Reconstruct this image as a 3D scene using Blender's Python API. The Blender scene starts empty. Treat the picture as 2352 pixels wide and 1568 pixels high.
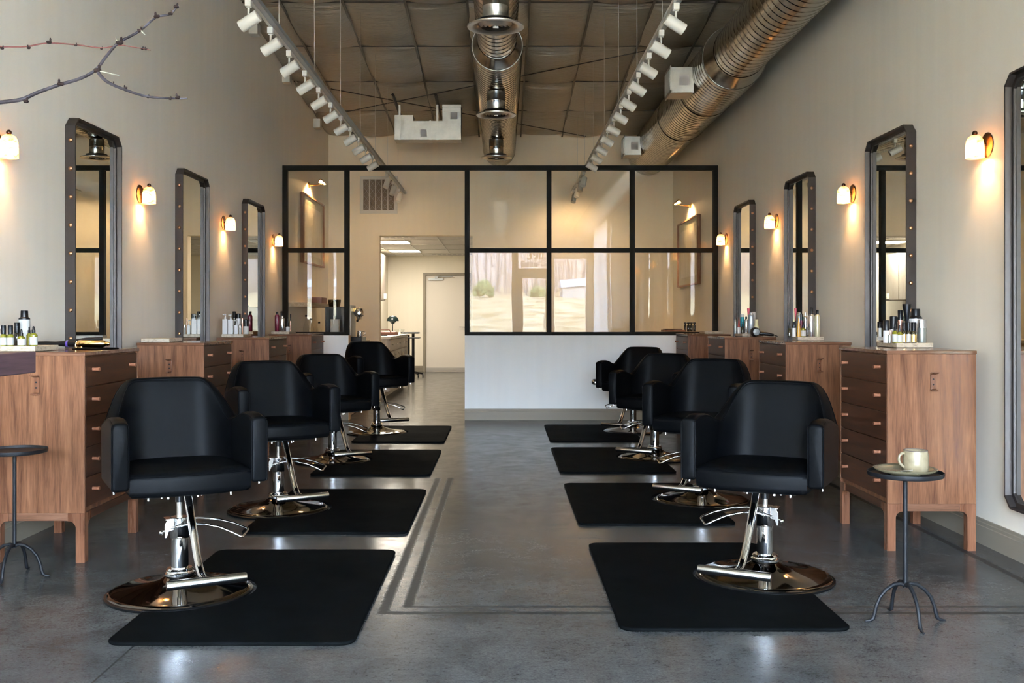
import bpy, bmesh, math, random
from mathutils import Vector, Matrix
random.seed(7)
PI = math.pi
sc = bpy.context.scene
COL = sc.collection
# ------------------------------------------------------------------ survey of the room (metres)
F, VX, VY, H = 2300.0, 1155.0, 733.0, 1.15
def at(px, py, d):
    """point of the room seen at pixel (px, py) at depth d"""
    return ((px-VX)*d/F, d, H+(VY-py)*d/F)
XL, XR = -2.525, 2.465          # side walls
YF, YP, YB, YE = -3.5, 11.5, 14.5, 22.0   # shop front, glazed partition, back wall, end wall of back room
def zc(y): return 5.034-.083*y   # sloping roof

# ------------------------------------------------------------------ materials
M = {}
def mat(name, col, rough=.5, metal=0.0, spec=.5, **kw):
    m = bpy.data.materials.new(name); m.use_nodes = True
    b = m.node_tree.nodes['Principled BSDF']
    b.inputs['Base Color'].default_value = (*col, 1)
    b.inputs['Roughness'].default_value = rough
    b.inputs['Metallic'].default_value = metal
    b.inputs['Specular IOR Level'].default_value = spec
    for k, v in kw.items(): b.inputs[k.replace('_', ' ')].default_value = v
    M[name] = m
    return m
def N(m, t, **kw):
    n = m.node_tree.nodes.new(t)
    for k, v in kw.items(): setattr(n, k, v)
    return n
def L(m, a, b): m.node_tree.links.new(a, b)
def bsdf(m): return m.node_tree.nodes['Principled BSDF']
def coords(m, scale=(1, 1, 1), kind='Object', rnd=False):
    tc = N(m, 'ShaderNodeTexCoord'); mp = N(m, 'ShaderNodeMapping'); mp.inputs['Scale'].default_value = scale
    L(m, tc.outputs[kind], mp.inputs['Vector'])
    if rnd:
        oi = N(m, 'ShaderNodeObjectInfo'); mul = N(m, 'ShaderNodeMath', operation='MULTIPLY'); mul.inputs[1].default_value = 37.0
        L(m, oi.outputs['Random'], mul.inputs[0]); L(m, mul.outputs[0], mp.inputs['Location'])
    return mp.outputs['Vector']
def ramp(m, fac, stops):
    r = N(m, 'ShaderNodeValToRGB')
    while len(r.color_ramp.elements) < len(stops): r.color_ramp.elements.new(.5)
    for e, (p, c) in zip(r.color_ramp.elements, stops):
        e.position = p; e.color = (*c, 1) if len(c) == 3 else c
    L(m, fac, r.inputs[0]); return r.outputs[0]
def noise(m, vec, scale, detail=4, rough=.5, dist=0):
    n = N(m, 'ShaderNodeTexNoise'); n.inputs['Scale'].default_value = scale; n.inputs['Detail'].default_value = detail
    n.inputs['Roughness'].default_value = rough; n.inputs['Distortion'].default_value = dist
    L(m, vec, n.inputs['Vector']); return n.outputs[0]
def bump(m, h, strength, dist=.01):
    b = N(m, 'ShaderNodeBump'); b.inputs['Strength'].default_value = strength; b.inputs['Distance'].default_value = dist
    L(m, h, b.inputs['Height']); L(m, b.outputs[0], bsdf(m).inputs['Normal'])
def mixc(m, fac, a, b, mode='MIX'):
    x = N(m, 'ShaderNodeMix', data_type='RGBA', blend_type=mode)
    for s, v in ((x.inputs[0], fac), (x.inputs[6], a), (x.inputs[7], b)):
        if hasattr(v, 'links'): L(m, v, s)
        elif isinstance(v, (int, float)): s.default_value = v
        else: s.default_value = (*v, 1)
    return x.outputs[2]

def wall_mat(name, col):
    m = mat(name, col, .55, spec=.3)
    v = coords(m); n1 = noise(m, v, 1.1, 5, .6)
    vs = coords(m, (6, 6, .35)); n2 = noise(m, vs, 2.0, 4, .5)
    f = mixc(m, .5, n1, n2)
    L(m, ramp(m, f, [(.3, tuple(c*.96 for c in col)), (.7, tuple(min(1, c*1.03) for c in col))]), bsdf(m).inputs['Base Color'])
    bump(m, noise(m, v, 90, 3, .6), .12, .003)
wall_mat('wall_paint', (.84, .77, .65))
wall_mat('wall_paint_back', (.81, .69, .51))
wall_mat('wall_white', (.84, .85, .84))
wall_mat('room_cream', (.80, .74, .62))
mat('door_paint', (.70, .65, .58), .5, spec=.2)
mat('kick', (.42, .40, .37), .6, spec=.15)
mat('base_trim', (.25, .215, .165), .45, spec=.3)

m = mat('concrete', (.2, .21, .21), .2, spec=.16)
v = coords(m)
n1 = noise(m, v, .9, 8, .62, .4); n2 = noise(m, v, 5, 8, .7, .5); n3 = noise(m, coords(m, (1.0, 1.9, 1)), 30, 9, .8, .3)
c1 = ramp(m, n1, [(.3, (.050, .051, .050)), (.7, (.092, .090, .084))])
c2 = ramp(m, n2, [(.30, (.70, .70, .70)), (.5, (.97, .97, .97)), (.70, (1.24, 1.24, 1.25))])
c3 = ramp(m, n3, [(.34, (.55, .55, .55)), (.46, (.95, .95, .95)), (.56, (1.05, 1.05, 1.05)), (.75, (1.3, 1.3, 1.31))])
c4 = ramp(m, noise(m, coords(m, (1, 1.6, 1)), 110, 6, .8), [(.36, (.62, .62, .62)), (.5, (1, 1, 1)), (.66, (1.4, 1.4, 1.42))])
cc = mixc(m, 1.0, mixc(m, 1.0, mixc(m, 1.0, c1, c2, 'MULTIPLY'), c3, 'MULTIPLY'), c4, 'MULTIPLY')
# dark stained strips and saw joints on the slab (stay in place on the floor)
tcs = N(m, 'ShaderNodeTexCoord'); sxs = N(m, 'ShaderNodeSeparateXYZ'); L(m, tcs.outputs['Object'], sxs.inputs[0])
def mth(op, a, b_=None):
    n = N(m, 'ShaderNodeMath', operation=op)
    for s_, v_ in ((n.inputs[0], a), (n.inputs[1], b_)):
        if v_ is None: continue
        if hasattr(v_, 'links'): L(m, v_, s_)
        else: s_.default_value = v_
    return n.outputs[0]
def strips(rects, soft):
    o = None
    for x0, x1, y0, y1 in rects:
        d = mth('MAXIMUM', mth('SUBTRACT', mth('ABSOLUTE', mth('SUBTRACT', sxs.outputs[0], (x0+x1)/2)), (x1-x0)/2), mth('SUBTRACT', mth('ABSOLUTE', mth('SUBTRACT', sxs.outputs[1], (y0+y1)/2)), (y1-y0)/2))
        o = d if o is None else mth('MINIMUM', o, d)
    if soft > .006: o = mth('ADD', o, mth('MULTIPLY', mth('SUBTRACT', noise(m, tcs.outputs['Object'], 30, 4, .7), .5), .03))
    return mth('MINIMUM', mth('MAXIMUM', mth('ADD', mth('MULTIPLY', o, -1/(2*soft)), .5), 0.0), 1.0)
st = strips(((-.49, -.45, 3.93, 7.25), (-.40, -.36, 4.0, 7.25), (-.49, 2.3, 3.905, 3.94), (-.40, 2.3, 3.995, 4.02), (2.27, 2.31, 3.0, 14.4)), .008)
cc = mixc(m, mth('MULTIPLY', st, .62), cc, (.016, .013, .009))
cc = mixc(m, mth('MULTIPLY', strips(((-3, 3, 7.352, 7.358), (-3, 3, 14.43, 14.436), (-1.303, -1.297, -3, 14), (-.9, -.895, 14.6, 22)), .003), .8), cc, (.01, .01, .009))
L(m, cc, bsdf(m).inputs['Base Color'])
L(m, mixc(m, mth('MULTIPLY', st, .8), ramp(m, n2, [(.3, (.15,)*3), (.7, (.27,)*3)]), (.55, .55, .55)), bsdf(m).inputs['Roughness'])
bump(m, n3, .05, .004)

def wood(name, dark, mid, light, axis='z', rough=.38):
    m = mat(name, mid, rough, spec=.22)
    s = {'z': (16, 16, 1.1), 'y': (16, 1.1, 16), 'x': (1.1, 16, 16)}[axis]
    v = coords(m, s, rnd=True)
    n1 = noise(m, v, 1.1, 5, .6, 1.0)
    s2 = tuple(k*5 for k in s)
    n2 = noise(m, coords(m, s2, rnd=True), 1.6, 3, .6, .2)
    s3 = {'z': (4, 4, .22), 'y': (4, .22, 4), 'x': (.22, 4, 4)}[axis]
    w = N(m, 'ShaderNodeTexWave', bands_direction='DIAGONAL'); w.inputs['Scale'].default_value = 2.2; w.inputs['Distortion'].default_value = 9; w.inputs['Detail'].default_value = 3
    L(m, coords(m, s3, rnd=True), w.inputs['Vector'])
    f = mixc(m, .42, mixc(m, .16, n1, w.outputs[1]), n2)
    L(m, ramp(m, f, [(.34, dark), (.5, mid), (.66, light)]), bsdf(m).inputs['Base Color'])
    L(m, ramp(m, f, [(.2, (rough*.8,)*3), (.8, (rough*1.25,)*3)]), bsdf(m).inputs['Roughness'])
    return m
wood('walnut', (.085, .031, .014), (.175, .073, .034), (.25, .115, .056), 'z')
wood('walnut_shaded', (.034, .012, .006), (.066, .025, .012), (.10, .040, .021), 'y', .42)  # drawer and apron walnut, darkened to carry the shade on the aisle faces
wood('walnut_across', (.085, .037, .02), (.16, .073, .04), (.23, .115, .068), 'x', .3)
wood('walnut_top', (.085, .037, .02), (.16, .073, .04), (.23, .115, .068), 'x', .16)
wood('walnut_leg', (.085, .033, .016), (.16, .064, .032), (.22, .095, .05), 'z', .28)
wood('knob_wood', (.16, .060, .030), (.27, .105, .056), (.34, .155, .092), 'z', .35)
wood('dark_plank', (.032, .018, .02), (.065, .036, .04), (.10, .06, .062), 'y', .45)
wood('oak', (.42, .24, .10), (.58, .36, .17), (.7, .46, .25), 'z', .5)
wood('oak_shelf', (.45, .32, .2), (.6, .45, .3), (.7, .55, .4), 'y', .5)
wood('grey_laminate', (.36, .30, .25), (.44, .38, .32), (.52, .46, .39), 'z', .45)
m = mat('leather', (.0019, .0022, .0027), .46, spec=.06)
v = coords(m); bump(m, noise(m, v, 260, 3, .6), .10, .0006)
mat('leather_base', (.015, .016, .018), .6)
mat('rubber', (.003, .0035, .0035), .8, spec=.02)
m = M['rubber']; v = coords(m)
L(m, ramp(m, noise(m, v, 5, 6, .65, .6), [(.35, (.002, .0025, .0025)), (.75, (.0045, .005, .0052))]), bsdf(m).inputs['Base Color'])
L(m, ramp(m, noise(m, v, 2, 6, .65), [(.3, (.72,)*3), (.7, (.85,)*3)]), bsdf(m).inputs['Roughness'])
mat('chrome', (.80, .80, .80), .06, 1)
mat('dark_chrome', (.15, .135, .12), .05, 1)
mat('brushed', (.72, .71, .69), .22, 1)
mat('black_rim', (.004, .004, .004), .25, spec=.3)
mat('iron', (.007, .0075, .009), .5, spec=.25)
mat('frame_black', (.008, .0075, .006), .6, spec=.12)
mat('frame_bronze', (.046, .037, .033), .42, .4)
mat('stud', (.55, .30, .16), .28, 1)
mat('mirror', (.84, .87, .84), .006, 1)
mat('brass', (.72, .45, .17), .24, 1)
mat('dark_brass', (.25, .14, .06), .3, 1)
mat('bronze_ball', (.07, .035, .022), .2, .8)
mat('gold', (.95, .62, .25), .12, 1)
m = mat('galvanised', (.46, .455, .43), .3, 1)
L(m, ramp(m, noise(m, coords(m), 14, 3, .6), [(.3, (.34, .335, .31)), (.7, (.45, .44, .41))]), bsdf(m).inputs['Base Color'])
L(m, ramp(m, noise(m, coords(m), 6, 4, .6), [(.3, (.17,)*3), (.7, (.27,)*3)]), bsdf(m).inputs['Roughness'])
m = mat('sheet_metal', (.66, .65, .62), .4, .85)
L(m, ramp(m, noise(m, coords(m), 7, 5, .6), [(.3, (.36, .345, .31)), (.7, (.47, .45, .41))]), bsdf(m).inputs['Base Color'])
mat('diffuser_metal', (.44, .40, .34), .3, .85)
mat('diffuser_dark', (.02, .02, .018), .4, .3)
m = mat('quilt', (.36, .31, .235), .36, .25, spec=.6)
w = noise(m, coords(m, (1.2, 14, 1)), 2.0, 4, .6, 1.0)
bump(m, w, .8, .04)
mat('strap', (.12, .105, .085), .5)
mat('cable', (.05, .045, .04), .5)
mat('cable_light', (.55, .53, .48), .4, .5)
mat('white_metal', (.60, .57, .50), .45, spec=.3)
mat('rail_metal', (.36, .38, .38), .4, .3)
mat('paper', (.42, .39, .38), .6)
m = mat('travertine', (.66, .56, .42), .5)
L(m, ramp(m, noise(m, coords(m, (1, 1, 2)), 38, 6, .7), [(.34, (.30, .235, .16)), (.5, (.50, .42, .31)), (.7, (.58, .50, .39))]), bsdf(m).inputs['Base Color'])
mat('cap_black', (.005, .0055, .007), .32, spec=.35)
mat('label_white', (.50, .50, .47), .55)
mat('olive_glass', (.20, .19, .015), .07, spec=.8)
mat('dark_glass', (.03, .025, .012), .07, spec=.8)
mat('amber', (.60, .33, .05), .15)
mat('white_plastic', (.62, .63, .63), .35)
mat('silver_can', (.62, .63, .65), .22, .9)
mat('grey_can', (.36, .40, .38), .25, .7)
mat('blue_can', (.40, .46, .52), .3, .4)
mat('cream_can', (.62, .58, .40), .25, .3)
mat('burgundy', (.17, .012, .035), .25)
mat('red_plastic', (.42, .06, .035), .35)
mat('pink_plastic', (.75, .10, .18), .35)
mat('teal_plastic', (.01, .30, .36), .35)
mat('beige_plastic', (.72, .55, .44), .35)
mat('cream_plastic', (.78, .74, .45), .4)
mat('rose_metal', (.72, .42, .34), .25, .9)
mat('black_plastic', (.005, .005, .006), .3, spec=.35)
mat('purple_ring', (.10, .06, .30), .3)
m = mat('stoneware', (.56, .50, .37), .3)
tc = N(m, 'ShaderNodeTexCoord'); n_ = noise(m, tc.outputs['Object'], 30, 5, .6)
L(m, ramp(m, n_, [(.3, (.19, .15, .085)), (.7, (.28, .235, .15))]), bsdf(m).inputs['Base Color'])
mat('stoneware_rim', (.13, .10, .08), .3)
mat('plate_glaze', (.15, .13, .08), .25)
m = mat('alabaster', (.5, .36, .2), .4)
nt = m.node_tree; out = nt.nodes['Material Output']
tr = N(m, 'ShaderNodeBsdfTranslucent'); mx = N(m, 'ShaderNodeMixShader'); mx.inputs[0].default_value = .72
col = ramp(m, noise(m, coords(m, (1, 1, 2.2), rnd=True), 17, 4, .55, 1.4), [(.36, (.42, .17, .04)), (.46, (.92, .56, .24)), (.7, (1, .70, .36))])
L(m, col, tr.inputs[0]); L(m, bsdf(m).outputs[0], mx.inputs[1]); L(m, tr.outputs[0], mx.inputs[2]); L(m, mx.outputs[0], out.inputs[0])
def emit(name, col, s):
    m = mat(name, col, .5); bsdf(m).inputs['Emission Color'].default_value = (*col, 1); bsdf(m).inputs['Emission Strength'].default_value = s
emit('bulb', (1, .66, .32), 40)
emit('troffer', (1, .93, .80), 9)
mat('ceiling_tile', (.62, .58, .52), .7)
m = bpy.data.materials.new('glass'); m.use_nodes = True; M['glass'] = m
nt = m.node_tree; nt.nodes.clear()
out = N(m, 'ShaderNodeOutputMaterial'); t = N(m, 'ShaderNodeBsdfTransparent'); t.inputs[0].default_value = (.97, .975, .965, 1)
g = N(m, 'ShaderNodeBsdfGlossy'); g.inputs['Roughness'].default_value = .004
lw = N(m, 'ShaderNodeLayerWeight'); lw.inputs[0].default_value = .5
pw = N(m, 'ShaderNodeMath', operation='POWER'); pw.inputs[1].default_value = 5; L(m, lw.outputs['Facing'], pw.inputs[0])
ma = N(m, 'ShaderNodeMath', operation='MULTIPLY_ADD'); ma.inputs[1].default_value = .95; ma.inputs[2].default_value = .022; L(m, pw.outputs[0], ma.inputs[0])
mx = N(m, 'ShaderNodeMixShader'); L(m, ma.outputs[0], mx.inputs[0]); L(m, t.outputs[0], mx.inputs[1]); L(m, g.outputs[0], mx.inputs[2]); L(m, mx.outputs[0], out.inputs[0])
# gently wavy float glass in the partition
m2 = m.copy(); m2.name = 'partition_glass'; M['partition_glass'] = m2
tc = N(m2, 'ShaderNodeTexCoord'); nn = N(m2, 'ShaderNodeTexNoise'); nn.inputs['Scale'].default_value = 1.6; nn.inputs['Detail'].default_value = 1
L(m2, tc.outputs['Object'], nn.inputs['Vector'])
bb = N(m2, 'ShaderNodeBump'); bb.inputs['Strength'].default_value = .14; bb.inputs['Distance'].default_value = .004
L(m2, nn.outputs[0], bb.inputs['Height']); gl = [n for n in m2.node_tree.nodes if n.type == 'BSDF_GLOSSY'][0]; L(m2, bb.outputs[0], gl.inputs['Normal'])
mat('art_paper', (.62, .58, .48), .6)
mm_ = M['art_paper']; L(mm_, ramp(mm_, noise(mm_, coords(mm_, (1, 4, .8)), 4, 5, .6, 1), [(.4, (.62, .58, .48)), (.6, (.45, .36, .25)), (.75, (.60, .55, .44))]), bsdf(mm_).inputs['Base Color'])
wood('frame_walnut', (.15, .06, .03), (.26, .12, .06), (.34, .17, .09), 'z', .35)
mat('filter', (.20, .16, .12), .8)
mat('green_lamp', (.015, .03, .03), .25)
mat('leather_brown', (.14, .05, .03), .5)
mat('branch_bark', (.18, .13, .14), .6, spec=.15)
mm_ = M['branch_bark']; L(mm_, ramp(mm_, noise(mm_, coords(mm_), 26, 4, .6), [(.35, (.016, .011, .012)), (.55, (.042, .034, .037)), (.72, (.11, .10, .11))]), bsdf(mm_).inputs['Base Color'])
mat('twig_red', (.13, .045, .036), .6, spec=.15)
mat('bud', (.022, .013, .011), .8, spec=.1)
mat('thorn', (.28, .25, .19), .6, spec=.1)
mat('vase_clay', (.3, .27, .23), .6)
m = mat('dry_grass', (.5, .4, .2), .95, spec=0)
L(m, ramp(m, noise(m, coords(m, (1, .35, 1)), .55, 9, .8), [(.36, (.16, .105, .045)), (.5, (.27, .20, .115)), (.62, (.36, .28, .18))]), bsdf(m).inputs['Base Color'])
mat('bare_wood', (.22, .18, .16), .9)
mat('evergreen', (.10, .13, .05), .9)
mat('shed_white', (.22, .22, .22), .8)
mat('asphalt', (.1, .1, .1), .9)
m = mat('curtain', (.75, .73, .68), .9, spec=0)
tr = N(m, 'ShaderNodeBsdfTranslucent'); tr.inputs[0].default_value = (.75, .73, .68, 1); mx = N(m, 'ShaderNodeMixShader'); mx.inputs[0].default_value = .55
L(m, bsdf(m).outputs[0], mx.inputs[1]); L(m, tr.outputs[0], mx.inputs[2]); tp = N(m, 'ShaderNodeBsdfTransparent'); mx3 = N(m, 'ShaderNodeMixShader'); mx3.inputs[0].default_value = .06
L(m, mx.outputs[0], mx3.inputs[1]); L(m, tp.outputs[0], mx3.inputs[2]); L(m, mx3.outputs[0], m.node_tree.nodes['Material Output'].inputs[0])

# ------------------------------------------------------------------ mesh building
class MB:
    def __init__(s): s.v = []; s.f = []
    def add(s, vs, fs):
        b = len(s.v); s.v += [tuple(p) for p in vs]; s.f += [tuple(b+i for i in f) for f in fs]; return s
    def box(s, x0, x1, y0, y1, z0, z1):
        return s.add([(x0, y0, z0), (x1, y0, z0), (x1, y1, z0), (x0, y1, z0), (x0, y0, z1), (x1, y0, z1), (x1, y1, z1), (x0, y1, z1)],
                     [(0, 3, 2, 1), (4, 5, 6, 7), (0, 1, 5, 4), (1, 2, 6, 5), (2, 3, 7, 6), (3, 0, 4, 7)])
    def loft(s, loops, closed=False, caps=True):
        n = len(loops[0]); vs = [p for l in loops for p in l]; fs = []
        m_ = len(loops); rng = m_ if closed else m_-1
        for i in range(rng):
            j = (i+1) % m_
            for k in range(n):
                l = (k+1) % n
                fs.append((i*n+k, i*n+l, j*n+l, j*n+k))
        if caps and not closed:
            fs.append(tuple(range(n))[::-1]); fs.append(tuple((m_-1)*n+k for k in range(n)))
        return s.add(vs, fs)
    def tube(s, pts, r, seg=12, closed=False):
        P = [Vector(p) for p in pts]; n = len(P)
        R = r if isinstance(r, (list, tuple)) else [r]*n
        loops = []; up = None
        for i in range(n):
            if closed: t = (P[(i+1) % n]-P[i-1])
            else: t = P[min(i+1, n-1)]-P[max(i-1, 0)]
            t.normalize()
            if up is None: up = Vector((0, 0, 1)) if abs(t.z) < .9 else Vector((1, 0, 0))
            a = t.cross(up)
            if a.length < 1e-4: a = t.cross(Vector((0, 1, 0)))
            a.normalize(); b = a.cross(t).normalized(); up = b
            loops.append([P[i]+a*(R[i]*math.cos(2*PI*k/seg))+b*(R[i]*math.sin(2*PI*k/seg)) for k in range(seg)])
        return s.loft(loops, closed=closed)
    def cyl(s, p0, p1, r0, r1=None, seg=20):
        return s.tube([p0, p1], [r0, r0 if r1 is None else r1], seg)
    def lathe(s, prof, c=(0, 0, 0), seg=24, axis='z', caps=True):
        loops = []
        for r, h in prof:
            r = max(r, 1e-5); l = []
            for k in range(seg):
                a = 2*PI*k/seg; x, y = r*math.cos(a), r*math.sin(a)
                p = {'z': (x, y, h), 'y': (x, h, -y), 'x': (h, x, y)}[axis]
                l.append((p[0]+c[0], p[1]+c[1], p[2]+c[2]))
            loops.append(l)
        return s.loft(loops, caps=caps)
    def sphere(s, c, r, seg=14, rings=8, sc=(1, 1, 1)):
        loops = []
        for i in range(rings+1):
            t = PI*i/rings; rr = max(math.sin(t), .001)*r
            loops.append([(c[0]+rr*math.cos(2*PI*k/seg)*sc[0], c[1]+rr*math.sin(2*PI*k/seg)*sc[1], c[2]-math.cos(t)*r*sc[2]) for k in range(seg)])
        return s.loft(loops)
    def prism(s, poly, a0, a1, axis='z'):
        def P(u, v, w): return {'z': (u, v, w), 'y': (u, w, v), 'x': (w, u, v)}[axis]
        n = len(poly)
        vs = [P(u, v, a0) for u, v in poly]+[P(u, v, a1) for u, v in poly]
        fs = [tuple(range(n))[::-1], tuple(range(n, 2*n))]+[(k, (k+1) % n, n+(k+1) % n, n+k) for k in range(n)]
        return s.add(vs, fs)
    def build(s, name, material, parent=None, smooth=True, bevel=0, seg=2, angle=38, sub=0, loc=None, rz=0):
        me = bpy.data.meshes.new(name); me.from_pydata(s.v, [], s.f)
        me.materials.append(M[material] if isinstance(material, str) else material)
        bm = bmesh.new(); bm.from_mesh(me)
        bmesh.ops.recalc_face_normals(bm, faces=bm.faces[:])
        if smooth:
            lim = math.radians(angle)
            for f in bm.faces: f.smooth = True
            for e in bm.edges:
                if len(e.link_faces) == 2 and e.calc_face_angle(0) > lim: e.smooth = False
        bm.to_mesh(me); bm.free()
        o = bpy.data.objects.new(name, me); COL.objects.link(o)
        if parent: o.parent = parent
        if loc: o.location = loc
        if rz: o.rotation_euler.z = rz
        if bevel:
            b = o.modifiers.new('Bevel', 'BEVEL'); b.width = bevel; b.segments = seg; b.limit_method = 'ANGLE'; b.angle_limit = math.radians(40)
        if sub:
            m_ = o.modifiers.new('Subdiv', 'SUBSURF'); m_.levels = sub; m_.render_levels = sub
        return o
def tag(o, label=None, cat=None, group=None, kind=None):
    if label: o['label'] = label
    if cat: o['category'] = cat
    if group: o['group'] = group
    if kind: o['kind'] = kind
    return o
def thing(name, label, cat, loc=(0, 0, 0), rz=0, group=None):
    o = bpy.data.objects.new(name, None); COL.objects.link(o); o.empty_display_size = .1
    o.location = loc; o.rotation_euler.z = rz
    return tag(o, label, cat, group)
KIDS = {}
def children(o): return [c for c in COL.objects if c.parent == o]
def copy_tree(o, parent=None, kids=None):
    if kids is None:
        kids = {}
        for c in COL.objects:
            if c.parent: kids.setdefault(c.parent.name, []).append(c)
    c = o.copy(); COL.objects.link(c); c.parent = parent
    for ch in kids.get(o.name, []): copy_tree(ch, c, kids)
    return c
def struct(o): o['kind'] = 'structure'; return o
def light(name, typ, loc, energy, color, size=.02, parent=None, **kw):
    l = bpy.data.lights.new(name, typ); l.energy = energy; l.color = color
    if typ in ('POINT', 'SPOT'): l.shadow_soft_size = size
    for k, v in kw.items(): setattr(l, k, v)
    o = bpy.data.objects.new(name, l); COL.objects.link(o); o.location = loc
    if parent: o.parent = parent
    return o
ORD = ['nearest', 'second', 'third', 'fourth', 'fifth', 'sixth', 'seventh', 'eighth', 'ninth', 'tenth', 'eleventh', 'twelfth', 'thirteenth', 'fourteenth', 'fifteenth']

# ------------------------------------------------------------------ camera
cam = bpy.data.cameras.new('camera'); co = bpy.data.objects.new('camera', cam); COL.objects.link(co)
co.location = (0, 0, H); co.rotation_euler = (PI/2, 0, 0)
cam.sensor_width = 36; cam.lens = F/2352*36; cam.shift_x = (1176-VX)/2352; cam.shift_y = -(784-VY)/2352
cam.clip_end = 600
sc.camera = co

# ------------------------------------------------------------------ room shell
T = .15
struct(MB().box(XL-T, XR+T, YF-T, YE+T, -.12, 0).build('floor', 'concrete', smooth=False))
def wall_x(name, x0, x1, y0, y1, z1a, z1b, m='wall_paint'):
    b = MB().add([(x0, y0, 0), (x1, y0, 0), (x1, y1, 0), (x0, y1, 0), (x0, y0, z1a), (x1, y0, z1a), (x1, y1, z1b), (x0, y1, z1b)],
                 [(0, 3, 2, 1), (4, 5, 6, 7), (0, 1, 5, 4), (1, 2, 6, 5), (2, 3, 7, 6), (3, 0, 4, 7)])
    return struct(b.build(name, m, smooth=False))
wall_x('wall_left', XL-T, XL, YF, YB+.15, zc(YF)+.3, zc(YB)+.3)
wall_x('wall_right', XR, XR+T, 3.9, YB+.15, zc(3.9)+.3, zc(YB)+.3)
struct(MB().box(XR, XR+T, YF, -3.2, 0, 5.5).box(XR, XR+T, .2, 3.9, 0, 5.2).box(XR, XR+T, -3.2, .2, 0, .12).box(XR, XR+T, -3.2, .2, 3.5, 5.5).build('wall_right_front', 'wall_paint', smooth=False))
w4 = struct(MB().box(XR+.04, XR+.11, -3.2, -3.15, .12, 3.5).box(XR+.04, XR+.11, .15, .2, .12, 3.5).box(XR+.04, XR+.11, -1.55, -1.5, .12, 3.5).box(XR+.04, XR+.11, -3.2, .2, .12, .17).box(XR+.04, XR+.11, -3.2, .2, 3.45, 3.5).build('window_added', 'rail_metal', smooth=False))  # unseen side window, added to bring daylight onto the left wall
MB().box(XR+.074, XR+.08, -3.15, .15, .17, 3.45).build('pane', 'glass', w4, smooth=False)
# back wall with the opening to the back room
ox0, ox1, oz = -1.784, -.44, 2.36
b = MB().box(XL, ox0, YB, YB+.15, 0, 4.1).box(ox1, XR, YB, YB+.15, 0, 4.1).box(ox0, ox1, YB, YB+.15, oz, 4.1)
struct(b.build('wall_back', 'wall_paint_back', smooth=False))
# back room
struct(MB().box(XL-T, XL, YB+.15, YE, 0, 2.75).build('wall_back_room_left', 'room_cream', smooth=False))
struct(MB().box(XR, XR+T, YB+.15, YE, 0, 2.75).build('wall_back_room_right', 'room_cream', smooth=False))
dx0, dx1, dz = at(978, 0, YE)[0], at(978, 0, YE)[0]+.93, 2.115
b = MB().box(XL-T, dx0-.01, YE, YE+T, 0, 2.75).box(dx1+.01, XR+T, YE, YE+T, 0, 2.75).box(dx0-.01, dx1+.01, YE, YE+T, dz+.01, 2.75)
struct(b.build('wall_back_room_end', 'room_cream', smooth=False))
o = struct(MB().box(XL, XR, YB+.15, YE, 2.54, 2.60).build('ceiling_back_room', 'ceiling_tile', smooth=False))
g = MB()
for k in range(9): g.box(XL+.61*k+.18, XL+.61*k+.20, YB+.15, YE, 2.532, 2.545)
for k in range(7): g.box(XL, XR, YB+.5+1.22*k, YB+.52+1.22*k, 2.532, 2.545)
struct(g.build('trim_1', 'white_metal', smooth=False))
# front wall with storefront glazing
wx = [(-2.25, .29), (.44, 1.23), (1.33, 2.25)]
b = MB().box(XL, -2.25, YF-.15, YF, 0, zc(YF)).box(2.25, XR, YF-.15, YF, 0, zc(YF)).box(-2.25, 2.25, YF-.15, YF, 3.09, zc(YF)).box(-2.25, .29, YF-.15, YF, 0, .12).box(1.33, 2.25, YF-.15, YF, 0, .12)
b.box(1.33, 2.25, YF-.15, YF, 2.80, 3.09)
struct(b.build('wall_front', 'wall_paint', smooth=False))
w1 = struct(MB().box(-2.25, -2.19, YF-.12, YF-.03, .12, 3.09).box(-1.0, -.94, YF-.12, YF-.03, .12, 3.09).box(.25, .29, YF-.12, YF-.03, .12, 3.09).box(-2.25, .29, YF-.12, YF-.03, .12, .17).box(-2.25, .29, YF-.12, YF-.03, 3.04, 3.09).build('window_1', 'rail_metal', smooth=False))
MB().box(-2.19, .25, YF-.08, YF-.074, .17, 3.04).build('pane', 'glass', w1, smooth=False)
w2 = struct(MB().box(1.33, 1.37, YF-.12, YF-.03, .12, 2.80).box(2.21, 2.25, YF-.12, YF-.03, .12, 2.8).box(1.37, 2.21, YF-.12, YF-.03, .12, .17).box(1.37, 2.21, YF-.12, YF-.03, 2.75, 2.8).build('window_2', 'rail_metal', smooth=False))
MB().box(1.37, 2.21, YF-.08, YF-.074, .17, 2.75).build('pane', 'glass', w2, smooth=False)
d1 = struct(MB().box(.29, .42, YF-.12, YF-.03, 0, 3.09).box(1.23, 1.33, YF-.12, YF-.03, 0, 3.09).box(.42, 1.23, YF-.12, YF-.03, 2.31, 2.49).box(.42, 1.23, YF-.12, YF-.03, 3.03, 3.09).box(.42, .52, YF-.10, YF-.05, 0, 2.31).box(1.13, 1.23, YF-.10, YF-.05, 0, 2.31).box(.52, 1.13, YF-.10, YF-.05, 0, .2).box(.52, 1.13, YF-.10, YF-.05, 2.24, 2.31).build('door_1', 'rail_metal', smooth=False))
MB().box(.52, 1.13, YF-.08, YF-.074, .2, 2.24).box(.42, 1.23, YF-.08, YF-.074, 2.49, 3.03).build('pane', 'glass', d1, smooth=False)
MB().tube([(1.09, YF-.05, .9), (1.09, YF+.02, .9), (1.09, YF+.02, 1.3), (1.09, YF-.05, 1.3)], .012).build('door_handle', 'brushed', d1)
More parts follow.
